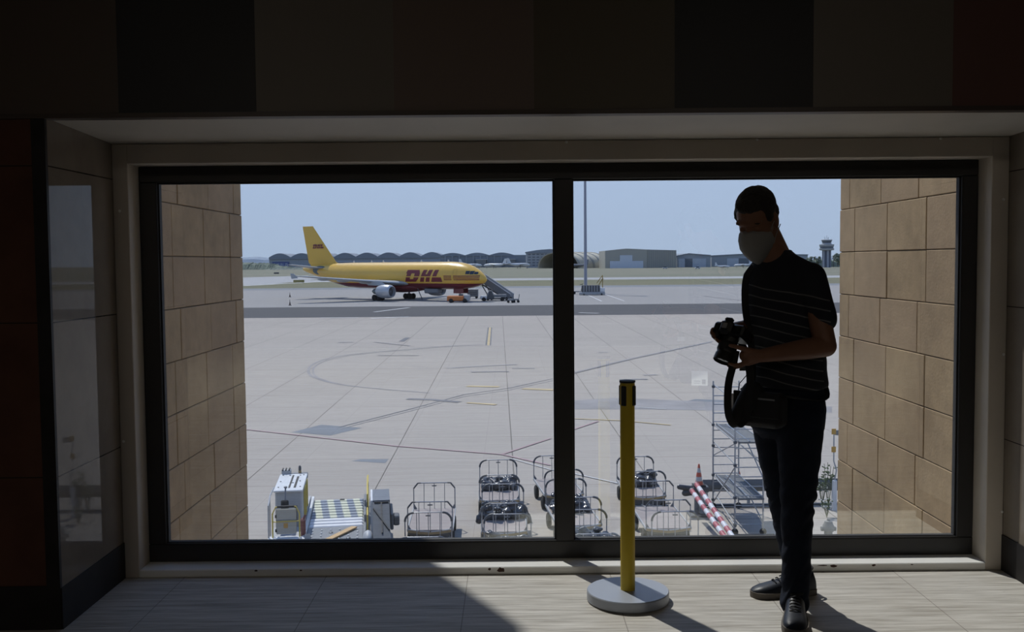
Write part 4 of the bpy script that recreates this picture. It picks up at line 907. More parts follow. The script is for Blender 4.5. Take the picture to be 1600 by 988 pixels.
MB().bbox(-.84, -.72, .25, .5, DZ, 1.5, .03).tube([(-.8, .3, 1.4), (-.72, .35, 1.6)], .03, 8).build('fire_extinguisher', mat('dull_red', (.16, .05, .045, 1), .5), t0)
MB().prism([(-.9, .9), (-.4, .9), (-.4, 1.0), (-.78, 1.35)], -.78, -.74, 'x').build('corner_guard', M_white, t0, smooth=0)
MB().prism([(0, .9), (.55, .9), (.3, 1.12), (0, 1.2)], -.72, -.60, 'x').build('guide_ramp', M_lgrey, t0)
# plank lying on the deck
o = MB().bbox(-.085, .085, -.75, .75, DZ + .014, DZ + .05, .004).build('plank', M_wood); o.parent = None
tm = Matrix.Translation((-4.5, 24.8, GZ)) @ Matrix.Rotation(R(8), 4, 'Z') @ Matrix.Translation((.12, .45, 0)) @ Matrix.Rotation(R(-30), 4, 'Z'); o.matrix_world = tm
tag(o, 'bare wooden plank lying on the deck of the container transporter', 'plank')
# right hand drive unit
MB().bbox(HW + .03, HW + .08, 2.3, 3.1, DZ - .1, 1.45, .01).build('guard_plate', M_mgrey, t0)
MB().bbox(HW + .03, HW + .08, 1.35, 2.4, DZ - .1, 1.28, .01).build('guard_plate', M_mgrey, t0)
for y in (2.9, 3.35): MB().bar((HW + .13, y - .2, DZ + .1), (HW + .13, y + .9, 1.72), .045).build('yellow_gate_rail', M_yellow, t0, smooth=0)
MB().tube([(HW + .12, 2.5, DZ), (HW + .12, 2.5, 1.55), (HW + .12, 4.1, 1.70), (HW + .12, 4.1, DZ)], .025, 8).tube([(HW + .12, 3.3, DZ), (HW + .12, 3.3, 1.65)], .02, 8).build('yellow_gate', M_yellow, t0)
MB().tube([(HW + .12, .4, DZ), (HW + .12, .4, 1.5), (HW + .12, 1.2, 1.5), (HW + .12, 1.2, DZ)], .02, 8).build('yellow_gate', M_yellow, t0)
dk = [(1.9, 1.02), (1.88, 1.5), (1.75, 1.78), (1.45, 1.93), (.2, 1.93), (.2, 1.02)]
MB().prism(dk, .98, 1.42, 'x').build('drive_cover', mat('slate_grey_cover', (.12, .135, .16, 1), .5), t0, smooth=30)
MB().prism([(y, z) for y, z in dk], .93, .98, 'x').build('drive_cover_side', M_white, t0, smooth=0)
MB().prism([(.2, 1.9), (.2, 1.02), (-1.4, 1.02), (-1.4, 1.35), (-.2, 1.8)], .98, 1.40, 'x').build('front_drive_cover', mat('dark_slate_cover', (.075, .085, .10, 1), .7, spec=.2), t0, smooth=0)
MB().bar((1.0, -.2, 1.82), (1.38, -1.1, 1.50), .03).bar((1.2, .1, 1.9), (1.2, -1.2, 1.46), .03).bar((1.02, .1, 1.9), (1.38, .1, 1.9), .03).build('cover_seam', M_rubber, t0, smooth=0)
MB().bbox(1.42, 1.50, .0, 1.2, 1.2, 1.6, .02).bbox(1.50, 1.66, .2, .6, 1.25, 1.5, .03).build('side_light', M_dgrey, t0)
MB().ell((.86, -1.0, 1.22), (.15, .35, .26)).build('wheel_cover', M_lgrey, t0)

# ------------------------------------------------------------------ baggage carts
def cart_proto(style):
    """open baggage cart, about 1.25 wide and 2.5 long, origin on the ground in its middle, front towards -y"""
    t = empty('baggage_cart', (0, 0, 0)); W_, L_ = .62, 1.22; Z = .56
    d = MB()
    K = 12; secs = []
    MB().bbox(-W_, W_, -L_, L_, Z - .05, Z, .01).build('deck', M_ply, t)
    for s_ in (-1, 1): MB().bar((s_ * (W_ + .012), -L_, Z - .01), (s_ * (W_ + .012), L_, Z - .01), .03, .07).build('deck_edge', M_lgrey, t, smooth=0)
    e_ = MB(); pts = [(-W_ + .0, 0), (-W_ * .5, -.05), (0, -.075), (W_ * .5, -.05), (W_, 0)]
    for a, b_ in zip(pts, pts[1:]): e_.bar((a[0], -L_ + .02 + a[1] * 0, Z - .03 + a[1]), (b_[0], -L_ + .02, Z - .03 + b_[1]), .05, .07)
    e_.build('front_edge', M_brass, t, smooth=0)
    e_ = MB()
    for a, b_ in zip(pts, pts[1:]): q = (Vector((a[0], -L_ + .0, Z + .02 + a[1])), Vector((b_[0], -L_ + .0, Z + .02 + b_[1]))); v = q[1] - q[0]; e_.bar(q[0] + v * .06, q[1] - v * .06, .02, .03)
    e_.build('edge_strip', M_white, t, smooth=0)
    MB().bbox(-W_ + .1, W_ - .1, -L_ + .15, L_ - .15, .34, .46, .02).build('chassis', M_dgrey, t)
    MB().prism([(-W_ + .02, Z - .1), (W_ - .02, Z - .1), (W_ - .2, .22), (-W_ + .2, .22)], -L_ + .06, -L_ + .12, 'y').build('front_skirt', M_dgrey, t, smooth=0)
    MB().bar((-W_ + .12, -L_ - .03, .24), (W_ - .12, -L_ - .03, .24), .04).build('bumper_bar', M_lgrey, t, smooth=0)
    wheels('wheel', t, ((-W_ + .02, -.75), (W_ - .02, -.75), (-W_ + .02, .75), (W_ - .02, .75)), .22, .12, 'x')
    MB().tube([(-.16, -L_ - .05, .3), (0, -L_ - .42, .26), (.16, -L_ - .05, .3)], .022, 8).tube([(0, -L_ - .4, .26), (0, -L_ - .62, .45)], .02, 8).build('tow_bar', M_steel, t)
    for yy in (-L_ + .03, L_ - .03):
        H_ = Z + .78; r_ = .17; fr = empty('end_rail', (0, 0, 0), parent=t)
        if style == 'round':
            side = lambda s_: [(s_ * W_, yy, Z)] + [(s_ * W_, yy, H_ - .24)] + [(s_ * (W_ - .24 + .24 * math.cos(a)), yy, H_ - .24 + .24 * math.sin(a)) for a in [R(q) for q in (15, 30, 45, 60, 75, 90)]]
            top0 = W_ - .24
        else:
            side = lambda s_: [(s_ * W_, yy, Z), (s_ * W_, yy, H_ - .16), (s_ * (W_ - .13), yy, H_)]; top0 = W_ - .13
        MB().tube(side(-1) + side(1)[::-1], .0165, 8).build('rail_frame', M_steel, fr)
        for s_ in (-1, 1):
            q = side(s_); q = q[1:] if style == 'round' else q[1:] + [(s_ * (W_ - .22), yy, H_)]
            MB().tube(q, .030 if style == 'round' else .024, 8).build('rubber_sleeve', M_dgrey, fr)
        for x in (-.31, 0, .31): MB().tube([(x, yy, Z - .02), (x, yy, H_)], .011, 6).build('rail_bar', M_steel, fr)
        MB().bbox(-.07, .07, yy - .02, yy + .02, H_ - .1, H_ - .07, .005).build('rail_latch', M_dgrey, fr)
        for s_ in (-1, 1): MB().prism([(s_ * W_, Z), (s_ * W_, Z + .16), (s_ * (W_ - .1), Z)], yy - .008, yy + .008, 'y').build('gusset', M_mgrey, fr, smooth=0)
    return t
def add_cover(t, seed, big):
    """folded rain cover bunched up against the rear rail"""
    rr = random.Random(seed); mb = MB()
    for k in range(8):
        x = -.48 + k * .137; mb.cone((x, .12 + rr.uniform(-.1, .1), .66), (x + rr.uniform(-.06, .06), .75 + rr.uniform(-.1, .1), .72 + rr.uniform(-.03, .08)), .11, .11, 10)
    for k in range(16): mb.ell((rr.uniform(-.52, .52), rr.uniform(-.1, .75), rr.uniform(.70, 1.0)), (rr.uniform(.1, .2), rr.uniform(.08, .16), rr.uniform(.05, .09)), nu=10, nv=7)
    if big:
        for s_ in (-1, 1): mb.cone((s_ * .55, .3, .80), (s_ * .70, .25, .50), .12, .12, 10)
    me = remesh(mb, .028, 2)
    import_n = me.vertices
    for v in import_n: n = noise.noise(v.co * 11 + Vector((seed, 0, 0))); v.co += v.normal * n * .035
    tex = link_mesh('folded_cover', me, M_tarp, t); return tex
carts = []
protos = {}
def put_cart(x, y, rz, style, label, cover=0):
    if style not in protos: protos[style] = cart_proto(style); t = protos[style]
    else:
        t = empty_copy(protos[style])
    t.location = (x, y, GZ); t.rotation_euler = (0, 0, R(rz)); tag(t, label, 'baggage cart', 'empty baggage carts in four rows'); carts.append((t, cover)); return t
def empty_copy(src): return copy_tree(src)
put_cart(-2.31, 28.55, 1.5, 'angular', 'rear cart of the row beside the container transporter, with bare deck and angular end rails')
put_cart(-2.20, 25.0, 1.5, 'round', 'front cart of the row beside the container transporter, cut off by the window frame')
for x, y, rz, l, cv in ((-.42, 31.95, 1.5, 'rear cart of the second row, with one round rail clear of the others', 1), (-.24, 28.3, 1.5, 'middle cart of the second row, with dark cover against its rear rail', 2), (-.10, 24.75, 1, 'front cart of the second row, lowest in the window left of the mullion', 2),
    (1.52, 32.6, 7, 'rear cart of the row behind the mullion, its left side in view', 0), (1.78, 28.9, 6, 'middle cart of the row behind the mullion, with dark cover on it', 1), (1.98, 25.15, 3, 'front cart of the row behind the mullion, between mullion and yellow post', 2),
    (4.22, 32.3, 1, 'rear cart of the row right of the yellow post', 1)):
    put_cart(x, y, rz, 'round', l, cv)
put_cart(4.30, 28.5, 2, 'angular', 'middle cart of the row right of the yellow post, with angular rails and bare deck', 0)
put_cart(4.36, 24.85, 2, 'round', 'front cart of the row right of the yellow post, lowest beside the striped poles', 0)
for i, (t, cv) in enumerate(carts):
    if cv: add_cover(t, 11 + i, cv == 2)

# ------------------------------------------------------------------ scaffold tower
sx_ = 6.46; YFAR, YNEAR = 31.6, 28.5
t = empty('scaffold_tower', (sx_, (YFAR + YNEAR) / 2, GZ), 0, 'galvanised scaffold tower with two platforms standing behind the person', 'scaffold')
hy = (YFAR - YNEAR) / 2; FW = .82
for y, zt in ((hy, 4.13), (-hy, 4.0)):
    fr = MB().tube([(0, y, .12), (0, y, zt)], .025, 10).build('ladder_frame', M_steel, t)
    MB().tube([(FW, y, .12), (FW, y, zt)], .025, 10).build('post', M_steel, fr)
    for k in range(14):
        z = .32 + k * .278
        if z < zt: MB().tube([(0, y, z), (FW, y, z)], .016, 8).build('rung', M_steel, fr)
    for x in (0, FW): wheels('castor', t, ((x, y),), .1, .05)
for z, nm in ((2.74, 'platform'), (1.09, 'platform')):
    p_ = MB().bbox(.10, FW + .02, -hy - .05, hy + .05, z - .05, z, .005).build(nm, mat('platform_grey', (.13, .135, .14, 1), .6, noise_=.1), t)
    MB().bar((.1, -hy, z), (.1, hy, z), .03, .08).bar((FW - .02, -hy, z), (FW - .02, hy, z), .03, .08).bar((FW / 2, -hy, z + .005), (FW / 2, hy, z + .005), .05, .02).build('platform_frame', M_steel, p_, smooth=0)
for x, a, b_ in ((0, (hy, 2.72), (-hy, 2.70)), (0, (hy, 2.15), (-hy, 2.05)), (0, (hy, .25), (-hy, 2.05)), (0, (hy, 1.08), (-hy, 1.0)), (0, (hy, 1.75), (-hy, 2.70)), (0, (hy, .55), (-hy, .25)), (0, (hy, 4.0), (-hy, 3.9)), (FW, (hy, 1.08), (-hy, .3)), (FW, (hy, 2.1), (-hy, 2.0)), (FW, (hy, 2.7), (-hy, 1.6))):
    MB().tube([(x + .03, a[0], a[1]), (x + .03, b_[0], b_[1])], .019, 8).build('brace', M_steel, t)
mb = MB()
for y in (-hy, hy):
    for z in (.3, 1.1, 2.05, 2.72, 3.95): mb.bbox(-.045, .045, y - .05, y + .05, z - .04, z + .04, .01)
mb.build('coupler', M_dgrey, t)
MB().tube([(-.2, -hy - .1, .04), (FW + .3, -hy - .1, .04)], .03, 6).tube([(-.2, hy, .04), (FW + 2.2, hy, .04)], .03, 6).build('base_bar', M_dgrey, t)

# ------------------------------------------------------------------ crash barrier, cones, striped poles, sign post, weeds, hydrant
Yb = 32.2; x0, x1 = xat(1098, Yb, 760), xat(1345, Yb, 760)
t = empty('crash_barrier', ((x0 + x1) / 2, Yb, GZ), 0, 'dark grey horizontal crash barrier running behind the scaffold', 'barrier'); hw = (x1 - x0) / 2
MB().prism([(-.02, .42), (.06, .46), (.0, .56), (.0, .66), (.06, .76), (-.02, .82), (-.06, .76), (-.12, .66), (-.12, .56), (-.06, .46)], -hw, hw, 'x').build('rail', mat('barrier_grey', (.11, .115, .12, 1), .55, noise_=.1), t, smooth=30)
for px in (1104, 1170, 1215, 1252, 1303, 1340): x = xat(px, Yb, 760) - (x0 + x1) / 2; MB().bbox(x - .05, x + .05, .0, .1, 0, .8, .01).build('post', M_lgrey, t)
MB().bbox(-hw, hw, -.25, -.1, 0, .05, .01).build('base_strip', M_dgrey, t)
def cone_mat():
    m, t, bs, g, ov, xyz = newmat('striped_cone', .5); z = xyz[2]
    a = g.m('MULTIPLY', g.m('GREATER_THAN', z, .14), g.m('LESS_THAN', z, .28)); b_ = g.m('MULTIPLY', g.m('GREATER_THAN', z, .42), g.m('LESS_THAN', z, .57))
    t.links.new(g.mix(g.m('ADD', a, b_), (.50, .09, .05, 1), (.42, .42, .42, 1)), bs.inputs['Base Color']); return m
M_cs = cone_mat()
def cone(loc, sc, l):
    t = empty('traffic_cone', loc, 0, l, 'cone', 'red and white traffic cones'); t.scale = (sc, sc, sc)
    MB().lathe([(.155, 0), (.15, .03), (.13, .04), (.03, .68), (.02, .70), (0, .70)], 24).build('cone_body', M_cs, t); MB().bbox(-.20, .20, -.20, .20, -.02, .02, .01).build('cone_base', M_rubber, t); return t
Yc = 30.9
def wp(px, py, Y): return tuple(P(px, py, Y))
pc = P(1092, 758, Yc)
t = empty('barrier_stand', (pc.x, Yc, GZ), 0, 'dark metal stand holding the cone and the striped poles', 'stand'); hz = pc.z - GZ
MB().bbox(-.22, .30, -.2, .2, hz - .2, hz - .03, .03).build('top_box', M_dgrey, t); MB().bbox(-.14, .0, -.07, .07, 0, hz - .2, .02).build('post', M_mgrey, t); MB().bbox(.02, .22, -.1, .1, 0, hz - .16, .02).build('post', M_lgrey, t)
MB().bbox(-.35, .35, -.4, .35, 0, .05, .01).build('foot', M_dgrey, t)
MB().cone((-.2, -.05, hz - .12), (-.62, -.05, hz - .05), .10, .08, 12).cone((-.15, -.05, hz - .22), (-.45, -.08, hz - .24), .09, .10, 12).build('rolled_sleeve', M_tarp, t)
cone((pc.x, Yc, pc.z), .95, 'red and white cone on the dark stand left of the scaffold')
p2 = P(1168, 745, 33.4); cone((p2.x, 34.6, GZ + .02), .78, 'red and white cone seen through the scaffold beside the leg of the person')
def stripe_mat():
    m, t, bs, g, ov, xyz = newmat('red_white_pole', .4)
    t.links.new(g.mix(g.m('LESS_THAN', g.m('FRACT', g.m('DIVIDE', xyz[2], .62)), .5), (.62, .63, .66, 1), (.40, .10, .12, 1)), bs.inputs['Base Color']); return m
M_sp = stripe_mat()
def pole(a, b_, l, r_=.075):
    a = Vector(a); b_ = Vector(b_); q = (b_ - a); t = empty('striped_pole', a, 0, l, 'pole', 'red and white striped poles'); t.rotation_euler = q.to_track_quat('Z', 'Y').to_euler()
    MB().tube([(0, 0, 0), (0, 0, q.length)], r_, 16).build('pole_body', M_sp, t); MB().tube([(0, 0, -.02), (0, 0, .012)], r_ * 1.08, 16).build('end_cap', M_lgrey, t)
pole(P(1088, 757, 30.6), P(1152, 850, 26.6), 'right hand striped pole sloping down from the dark stand'); pole(P(1081, 767, 30.4), P(1137, 846, 26.8), 'left hand striped pole sloping down from the dark stand')
# post with amber plates
Ys = 31.2; p = P(1303.5, 795, Ys); t = empty('marker_post', (p.x, Ys, GZ), 0, 'white marker post with amber plates on a thin rod beside the right stone pier', 'post')
b0 = P(1303, 792, Ys).z - GZ; MB().bbox(-.07, .07, -.05, .05, 0, .98, .015).build('post_body', M_white, t); MB().tube([(0, 0, .95), (.06, 0, 1.3), (-.03, 0, 1.6), (-.03, 0, 2.62)], .022, 8).build('rod', M_lgrey, t)
for z in (2.45, 1.88): MB().bbox(-.11, .03, -.03, .0, z, z + .18 + (.0), .008).build('amber_plate', mat('amber_plate_paint', (.48, .28, .06, 1), .5), t)
MB().bbox(.0, .25, -.02, .02, 2.42, 2.58, .01).build('side_plate', M_mgrey, t)
M_leaf = mat('weed_green', (.08, .11, .05, 1), .8, noise_=.3, nscale=6); M_blossom = mat('pale_blossom', (.5, .5, .47, 1), .8)
rr = random.Random(8)
for px, py, Y, h_, l, wh in ((1294.5, 745, 31.4, 1.5, 'taller leafy weed growing beside the white marker post', 0), (1285, 765, 31.85, .95, 'pale flowering weed at the crash barrier left of the marker post', 1), (1292, 792, 30.4, .6, 'low tangled weed with pale blossoms at the foot of the marker post', 1)):
    x = xat(px, Y, py); t = empty('weed', (x, Y, GZ), 0, l, 'weed', 'weeds round the marker post'); mb = MB(); lf = MB(); bl = MB()
    for k in range(9):
        a = rr.uniform(0, 6.28); tp_ = Vector((math.cos(a) * .16, math.sin(a) * .16, h_ * rr.uniform(.7, 1))); mb.tube([(0, 0, 0), tp_ * .5, tp_], .008, 5)
        for j in range(7):
            c = tp_ * rr.uniform(.62, 1.0) + Vector((rr.uniform(-.09, .09), rr.uniform(-.09, .09), rr.uniform(-.05, .07))); (bl if wh and rr.random() < .55 else lf).ell(c, (.045, .03, .018), Matrix.Rotation(rr.uniform(0, 3), 3, 'Z') @ Matrix.Rotation(rr.uniform(-1, 1), 3, 'X'), nu=6, nv=4)
    mb.build('stem', M_leaf, t); lf.build('foliage', M_leaf, t)
    if wh: bl.build('blossom', M_blossom, t)
Yh = 26.8; p = P(1294, 850, Yh); t = empty('hydrant', (p.x, Yh, GZ), 0, 'squat grey hydrant standing below the window beside the right pier', 'hydrant'); zt = P(1294, 811, Yh).z - GZ; M_hyd = mat('hydrant_grey', (.22, .22, .205, 1), .7)
MB().lathe([(.16, 0), (.16, .05), (.115, .07), (.11, zt * .62), (.15, zt * .64), (.16, zt * .72), (.15, zt * .80), (.12, zt * .86), (.10, zt * .93), (.04, zt * .95), (.04, zt), (0, zt)], 24).build('barrel', M_hyd, t)
for s_ in (-1, 1): MB().tube([(s_ * .12, 0, zt * .70), (s_ * .20, 0, zt * .70)], .065, 14).build('outlet', M_hyd, t)
# ------------------------------------------------------------------ the person at the window
M_skin = mat('skin', (.24, .115, .07, 1), .5, spec=.4, noise_=.06, nscale=20)
M_hair = mat('dark_hair', (.018, .014, .012, 1), .7, noise_=.3, nscale=60, bump=.6, bscale=140)
M_mask = mat('white_mask_fabric', (.30, .295, .28, 1), .85, bump=.15, bscale=120)
M_jeans = mat('dark_blue_denim', (.010, .014, .026, 1), .9, spec=.2, noise_=.25, nscale=14, bump=.25, bscale=160)
M_shoe = mat('black_leather', (.015, .018, .026, 1), .42, spec=.3, noise_=.15); M_sole = mat('grey_brown_sole', (.13, .115, .10, 1), .8); M_camb = mat('black_camera_plastic', (.012, .012, .013, 1), .4, bump=.15, bscale=300)
M_bag = mat('black_nylon', (.014, .014, .016, 1), .8, bump=.3, bscale=120)
def shirt_mat():
    m, t, bs, g, ov, xyz = newmat('striped_navy_cotton', .85)
    s = g.m('ADD', xyz[2], g.m('ADD', g.m('MULTIPLY', xyz[0], .22), g.m('MULTIPLY', g.noise(ov, 5, 2), .025)))
    f = g.m('FRACT', g.m('DIVIDE', g.m('ADD', s, 1.0), .042)); l = g.m('LESS_THAN', f, .13)
    low = g.m('LESS_THAN', s, 1.62); sl = g.m('LESS_THAN', xyz[0], 1.285)
    t.links.new(g.mix(g.m('MULTIPLY', g.m('MULTIPLY', l, low), sl), (.012, .014, .022, 1), (.13, .13, .13, 1)), bs.inputs['Base Color'])
    n = g.noise(ov, 220, 3); bp = t.nodes.new('ShaderNodeBump'); bp.inputs['Strength'].default_value = .15; bp.inputs['Distance'].default_value = .002; t.links.new(n, bp.inputs['Height']); t.links.new(bp.outputs[0], bs.inputs['Normal'])
    return m
M_shirt = shirt_mat()
pe = P(1238, 942, 4.18)
per = empty('person', (pe.x, 4.18, 0), 0, 'man in striped dark t-shirt, jeans and white face mask looking down at a camera', 'person')
PI_ = per.matrix_basis.inverted() if False else Matrix.Translation((-pe.x, -4.18, 0))
def part(name, mb_or_me, m, parent=None):
    me = mb_or_me if isinstance(mb_or_me, bpy.types.Mesh) else mb_or_me.mesh(name)
    if not isinstance(mb_or_me, bpy.types.Mesh):
        bm = bmesh.new(); bm.from_mesh(me); bmesh.ops.recalc_face_normals(bm, faces=bm.faces); bm.to_mesh(me); bm.free()
        me.polygons.foreach_set('use_smooth', [True] * len(me.polygons)); me.set_sharp_from_angle(angle=R(40))
    me.transform(PI_); o = link_mesh(name, me, m, per if parent is None else parent); return o
# object-space textures were laid out in room space, so keep the same axes: shift the shirt pattern back
for n_ in M_shirt.node_tree.nodes:
    if n_.type == 'TEX_COORD':
        t_ = M_shirt.node_tree; mp = t_.nodes.new('ShaderNodeMapping'); mp.inputs['Location'].default_value = (pe.x, 4.18, 0)
        for lk in list(t_.links):
            if lk.from_node == n_: dst = lk.to_socket; t_.links.remove(lk); t_.links.new(mp.outputs[0], dst)
        t_.links.new(n_.outputs['Object'], mp.inputs[0]); break
a_ = R(38); f0 = Vector((-math.sin(a_), -math.cos(a_), 0)); p_ = R(30)
HF = f0 * math.cos(p_) - Vector((0, 0, math.sin(p_))); HU = f0 * math.sin(p_) + Vector((0, 0, math.cos(p_))); HL = HU.cross(HF)
HC = P(1182, 338, 4.12); HM = Matrix((HF, HL, HU)).transposed()
def hd_(x, y, z): return HC + HM @ Vector((x, y, z))
nb = P(1214, 398, 4.19)                                           # neck base
body = MB()
E_ = lambda c, r, rot=None: body.ell(hd_(*c), r, HM if rot is None else HM @ rot, 20, 14)
E_((-.005, 0, .02), (.098, .077, .090)); E_((.02, 0, -.03), (.078, .068, .075)); E_((.035, 0, -.075), (.060, .056, .058)); E_((.072, 0, -.118), (.022, .026, .018))
E_((.078, 0, .012), (.022, .058, .016)); E_((.062, .034, -.045), (.024, .022, .025)); E_((.062, -.034, -.045), (.024, .022, .025))
for s_ in (-1, 1): E_((.082, s_ * .031, -.016), (.013, .015, .010)); E_((-.008, s_ * .079, -.022), (.018, .008, .032)); E_((-.004, s_ * .077, -.045), (.012, .008, .014))
body.cone(hd_(.090, 0, -.005), hd_(.112, 0, -.050), .009, .014, 12); E_((.100, .012, -.053), (.010, .009, .008)); E_((.100, -.012, -.053), (.010, .009, .008)); E_((.088, 0, -.088), (.012, .026, .010))
body.cone(hd_(-.028, 0, -.04), nb, .054, .054, 18); body.cone(hd_(.0, 0, -.08), nb + Vector((-.02, -.02, .0)), .052, .060, 18)
body.cone(P(1210, 412, 4.22), P(1190, 430, 4.33), .045, .045); body.cone(P(1226, 414, 4.15), P(1262, 434, 4.07), .045, .045)
body.cone(P(1221, 432, 4.2), P(1228, 600, 4.2), .075, .10, 18)
SL, EL, WL = P(1266, 434, 4.06), P(1290, 541, 4.01), P(1190, 556, 3.93)
SR, ER, WR = P(1186, 432, 4.32), P(1177, 516, 4.36), P(1146, 514, 4.10)
for S_, E2, W_ in ((SL, EL, WL), (SR, ER, WR)):
    body.cone(S_, E2, .050, .044, 18); m_ = E2 + (W_ - E2) * .33; body.cone(E2, m_, .044, .043, 18); body.cone(m_, W_, .043, .027, 18)
for h_, k_, an in (((1208, 652, 4.25), (1225, 785, 4.25), (1246, 915, 4.33)), ((1252, 652, 4.12), (1247, 785, 4.09), (1243, 940, 4.08))):
    body.cone(P(*h_), P(*k_), .07, .05); body.cone(P(*k_), P(*an), .05, .035)
# hands: palm plus thumb and four fingers, each a bent chain
def fingers(chains, rs):
    for ch, r_ in zip(chains, rs):
        pts = [P(*q) for q in ch]
        for i in range(len(pts) - 1): body.cone(pts[i], pts[i + 1], r_ * (1 - .10 * i), r_ * (1 - .10 * (i + 1)), 12)
body.cone(WL, P(1166, 556, 3.925), .026, .028, 14); body.cone(WL, P(1168, 563, 3.945), .024, .024, 14); body.cone(WL, P(1170, 550, 3.92), .022, .018, 14)
fingers([[(1176, 549, 3.915), (1160, 545, 3.90), (1150, 542, 3.895), (1141, 540, 3.90)],
         [(1168, 566, 3.915), (1156, 570, 3.905), (1147, 571, 3.915), (1139, 568, 3.925)],
         [(1167, 567, 3.935), (1154, 573, 3.935), (1145, 575, 3.95), (1138, 572, 3.965)],
         [(1168, 566, 3.955), (1156, 573, 3.96), (1147, 575, 3.975), (1141, 572, 3.99)],
         [(1170, 564, 3.972), (1160, 570, 3.985), (1152, 573, 4.0), (1147, 571, 4.01)]], (.0115, .0095, .0095, .009, .008))
body.cone(WR, P(1134, 516, 4.045), .026, .026, 14); body.cone(WR, P(1136, 524, 4.05), .024, .022, 14)
fingers([[(1138, 508, 4.04), (1133, 505, 4.0), (1130, 504, 3.97)],
         [(1132, 511, 4.035), (1122, 512, 4.02), (1113, 515, 4.0), (1111, 521, 3.985)],
         [(1131, 517, 4.035), (1121, 518, 4.015), (1115, 522, 3.99), (1116, 528, 3.975)],
         [(1131, 523, 4.035), (1123, 525, 4.01), (1119, 530, 3.99), (1122, 534, 3.975)],
         [(1133, 528, 4.035), (1127, 531, 4.015), (1125, 536, 3.99), (1128, 539, 3.98)]], (.0105, .0095, .0095, .009, .0085))
part('body', remesh(body, .0042, 3), M_skin)
# hair
hr = MB(); hr.ell(hd_(-.014, 0, .040), (.094, .082, .082), HM, 24, 16); hr.ell(hd_(-.045, 0, -.005), (.068, .076, .070), HM, 20, 14); hr.ell(hd_(.052, 0, .078), (.040, .055, .022), HM @ Matrix.Rotation(R(35), 3, 'Y'), 16, 10)
for s_ in (-1, 1): hr.ell(hd_(.02, s_ * .069, .02), (.03, .012, .035), HM)
hm = remesh(hr, .005, 2)
for v in hm.vertices: v.co += v.normal * (noise.noise(v.co * 90) * .003)
part('hair', hm, M_hair)
mb = MB()
for s_ in (-1, 1):
    mb.ell(hd_(.089, s_ * .034, .014), (.006, .018, .004), HM @ Matrix.Rotation(R(-8 * s_), 3, 'X'))
part('eyebrow', mb, M_hair)
# folded mask, pointed at the chin
secs = []
for z, w_, xf, xb in ((-.020, .026, .126, .070), (-.036, .054, .136, .045), (-.062, .066, .142, .030), (-.095, .068, .146, .022), (-.125, .058, .134, .028), (-.155, .038, .116, .040), (-.180, .014, .094, .058), (-.186, .004, .088, .07)):
    row = []
    for k in range(17): an = R(-90 + k * 180 / 16); row.append(hd_(xb + (xf - xb) * math.cos(an) ** .8 if abs(math.cos(an)) > 1e-6 else xb, w_ * math.sin(an), z + .006 * math.cos(an)))
    secs.append(row)
mk = MB().loft(secs); mo = part('face_mask', mk, M_mask)
mb = MB()
for s_ in (-1, 1):
    for z0, z1 in ((-.045, -.005), (-.11, -.05)): mb.tube([hd_(.035, s_ * .066, z0), hd_(.015, s_ * .074, (z0 + z1) / 2), hd_(-.02, s_ * .086, z1)], .0018, 6)
part('ear_loop', mb, M_mask, mo)
part('nose_clip', MB().tube([hd_(.118, -.026, -.026), hd_(.130, 0, -.024), hd_(.118, .026, -.026)], .0015, 6), M_steel, mo)
# t-shirt
Lb = Vector((.72, -.69, 0)); Fb = Vector((-.69, -.72, 0))
sh = MB(); secs = []
for px, py, Y, w_, d_ in ((1229, 604, 4.19, .176, .132), (1230, 596, 4.19, .180, .135), (1230, 570, 4.19, .168, .125), (1228, 535, 4.19, .168, .125), (1224, 490, 4.19, .176, .130), (1223, 455, 4.19, .185, .128), (1223, 428, 4.19, .175, .112), (1220, 411, 4.19, .128, .090), (1215, 400, 4.19, .085, .074), (1211, 391, 4.185, .066, .062)):
    c = P(px, py, Y); secs.append([c + Lb * w_ * math.cos(2 * math.pi * k / 32) + Fb * d_ * math.sin(2 * math.pi * k / 32) for k in range(32)])
sh.loft(secs)
ML = P(1285, 497, 4.035); sh.cone(SL, ML, .064, .060, 20); sh.cone(P(1236, 413, 4.12), SL, .045, .060, 18); MR = P(1181, 486, 4.34); sh.cone(SR, MR, .058, .056, 20); sh.cone(P(1200, 412, 4.27), SR, .048, .056, 18)
sh.cone(P(1272, 592, 4.20), P(1291, 601, 4.22), .05, .012, 10)
sh.ell(P(1228, 448, 4.19), (.11, .09, .10))
me = remesh(sh, .0075, 5)
for v in me.vertices:
    c = v.co; low = max(0, min(1, (1.35 - c.z) / .35)); n1 = noise.noise(Vector((c.x * 7, c.y * 7, c.z * 16 + c.x * 9))); v.co += v.normal * (n1 * .007 * (0.35 + low))
shirt = part('t_shirt', me, M_shirt)
# collar ring and sleeve hems
cc = P(1213, 388, 4.19)
part('collar', MB().tube([P(1211, 396, 4.187) + Lb * .066 * math.cos(q) + Fb * .062 * math.sin(q) + Vector((0, 0, -.012 * math.sin(q))) for q in [2 * math.pi * k / 24 for k in range(24)]], .006, 8, closed=True), M_bag, shirt)
part('drawstring', MB().tube([P(1287, 604, 4.2), P(1290, 610, 4.2), P(1293, 619, 4.2)], .004, 6), M_bag, shirt)
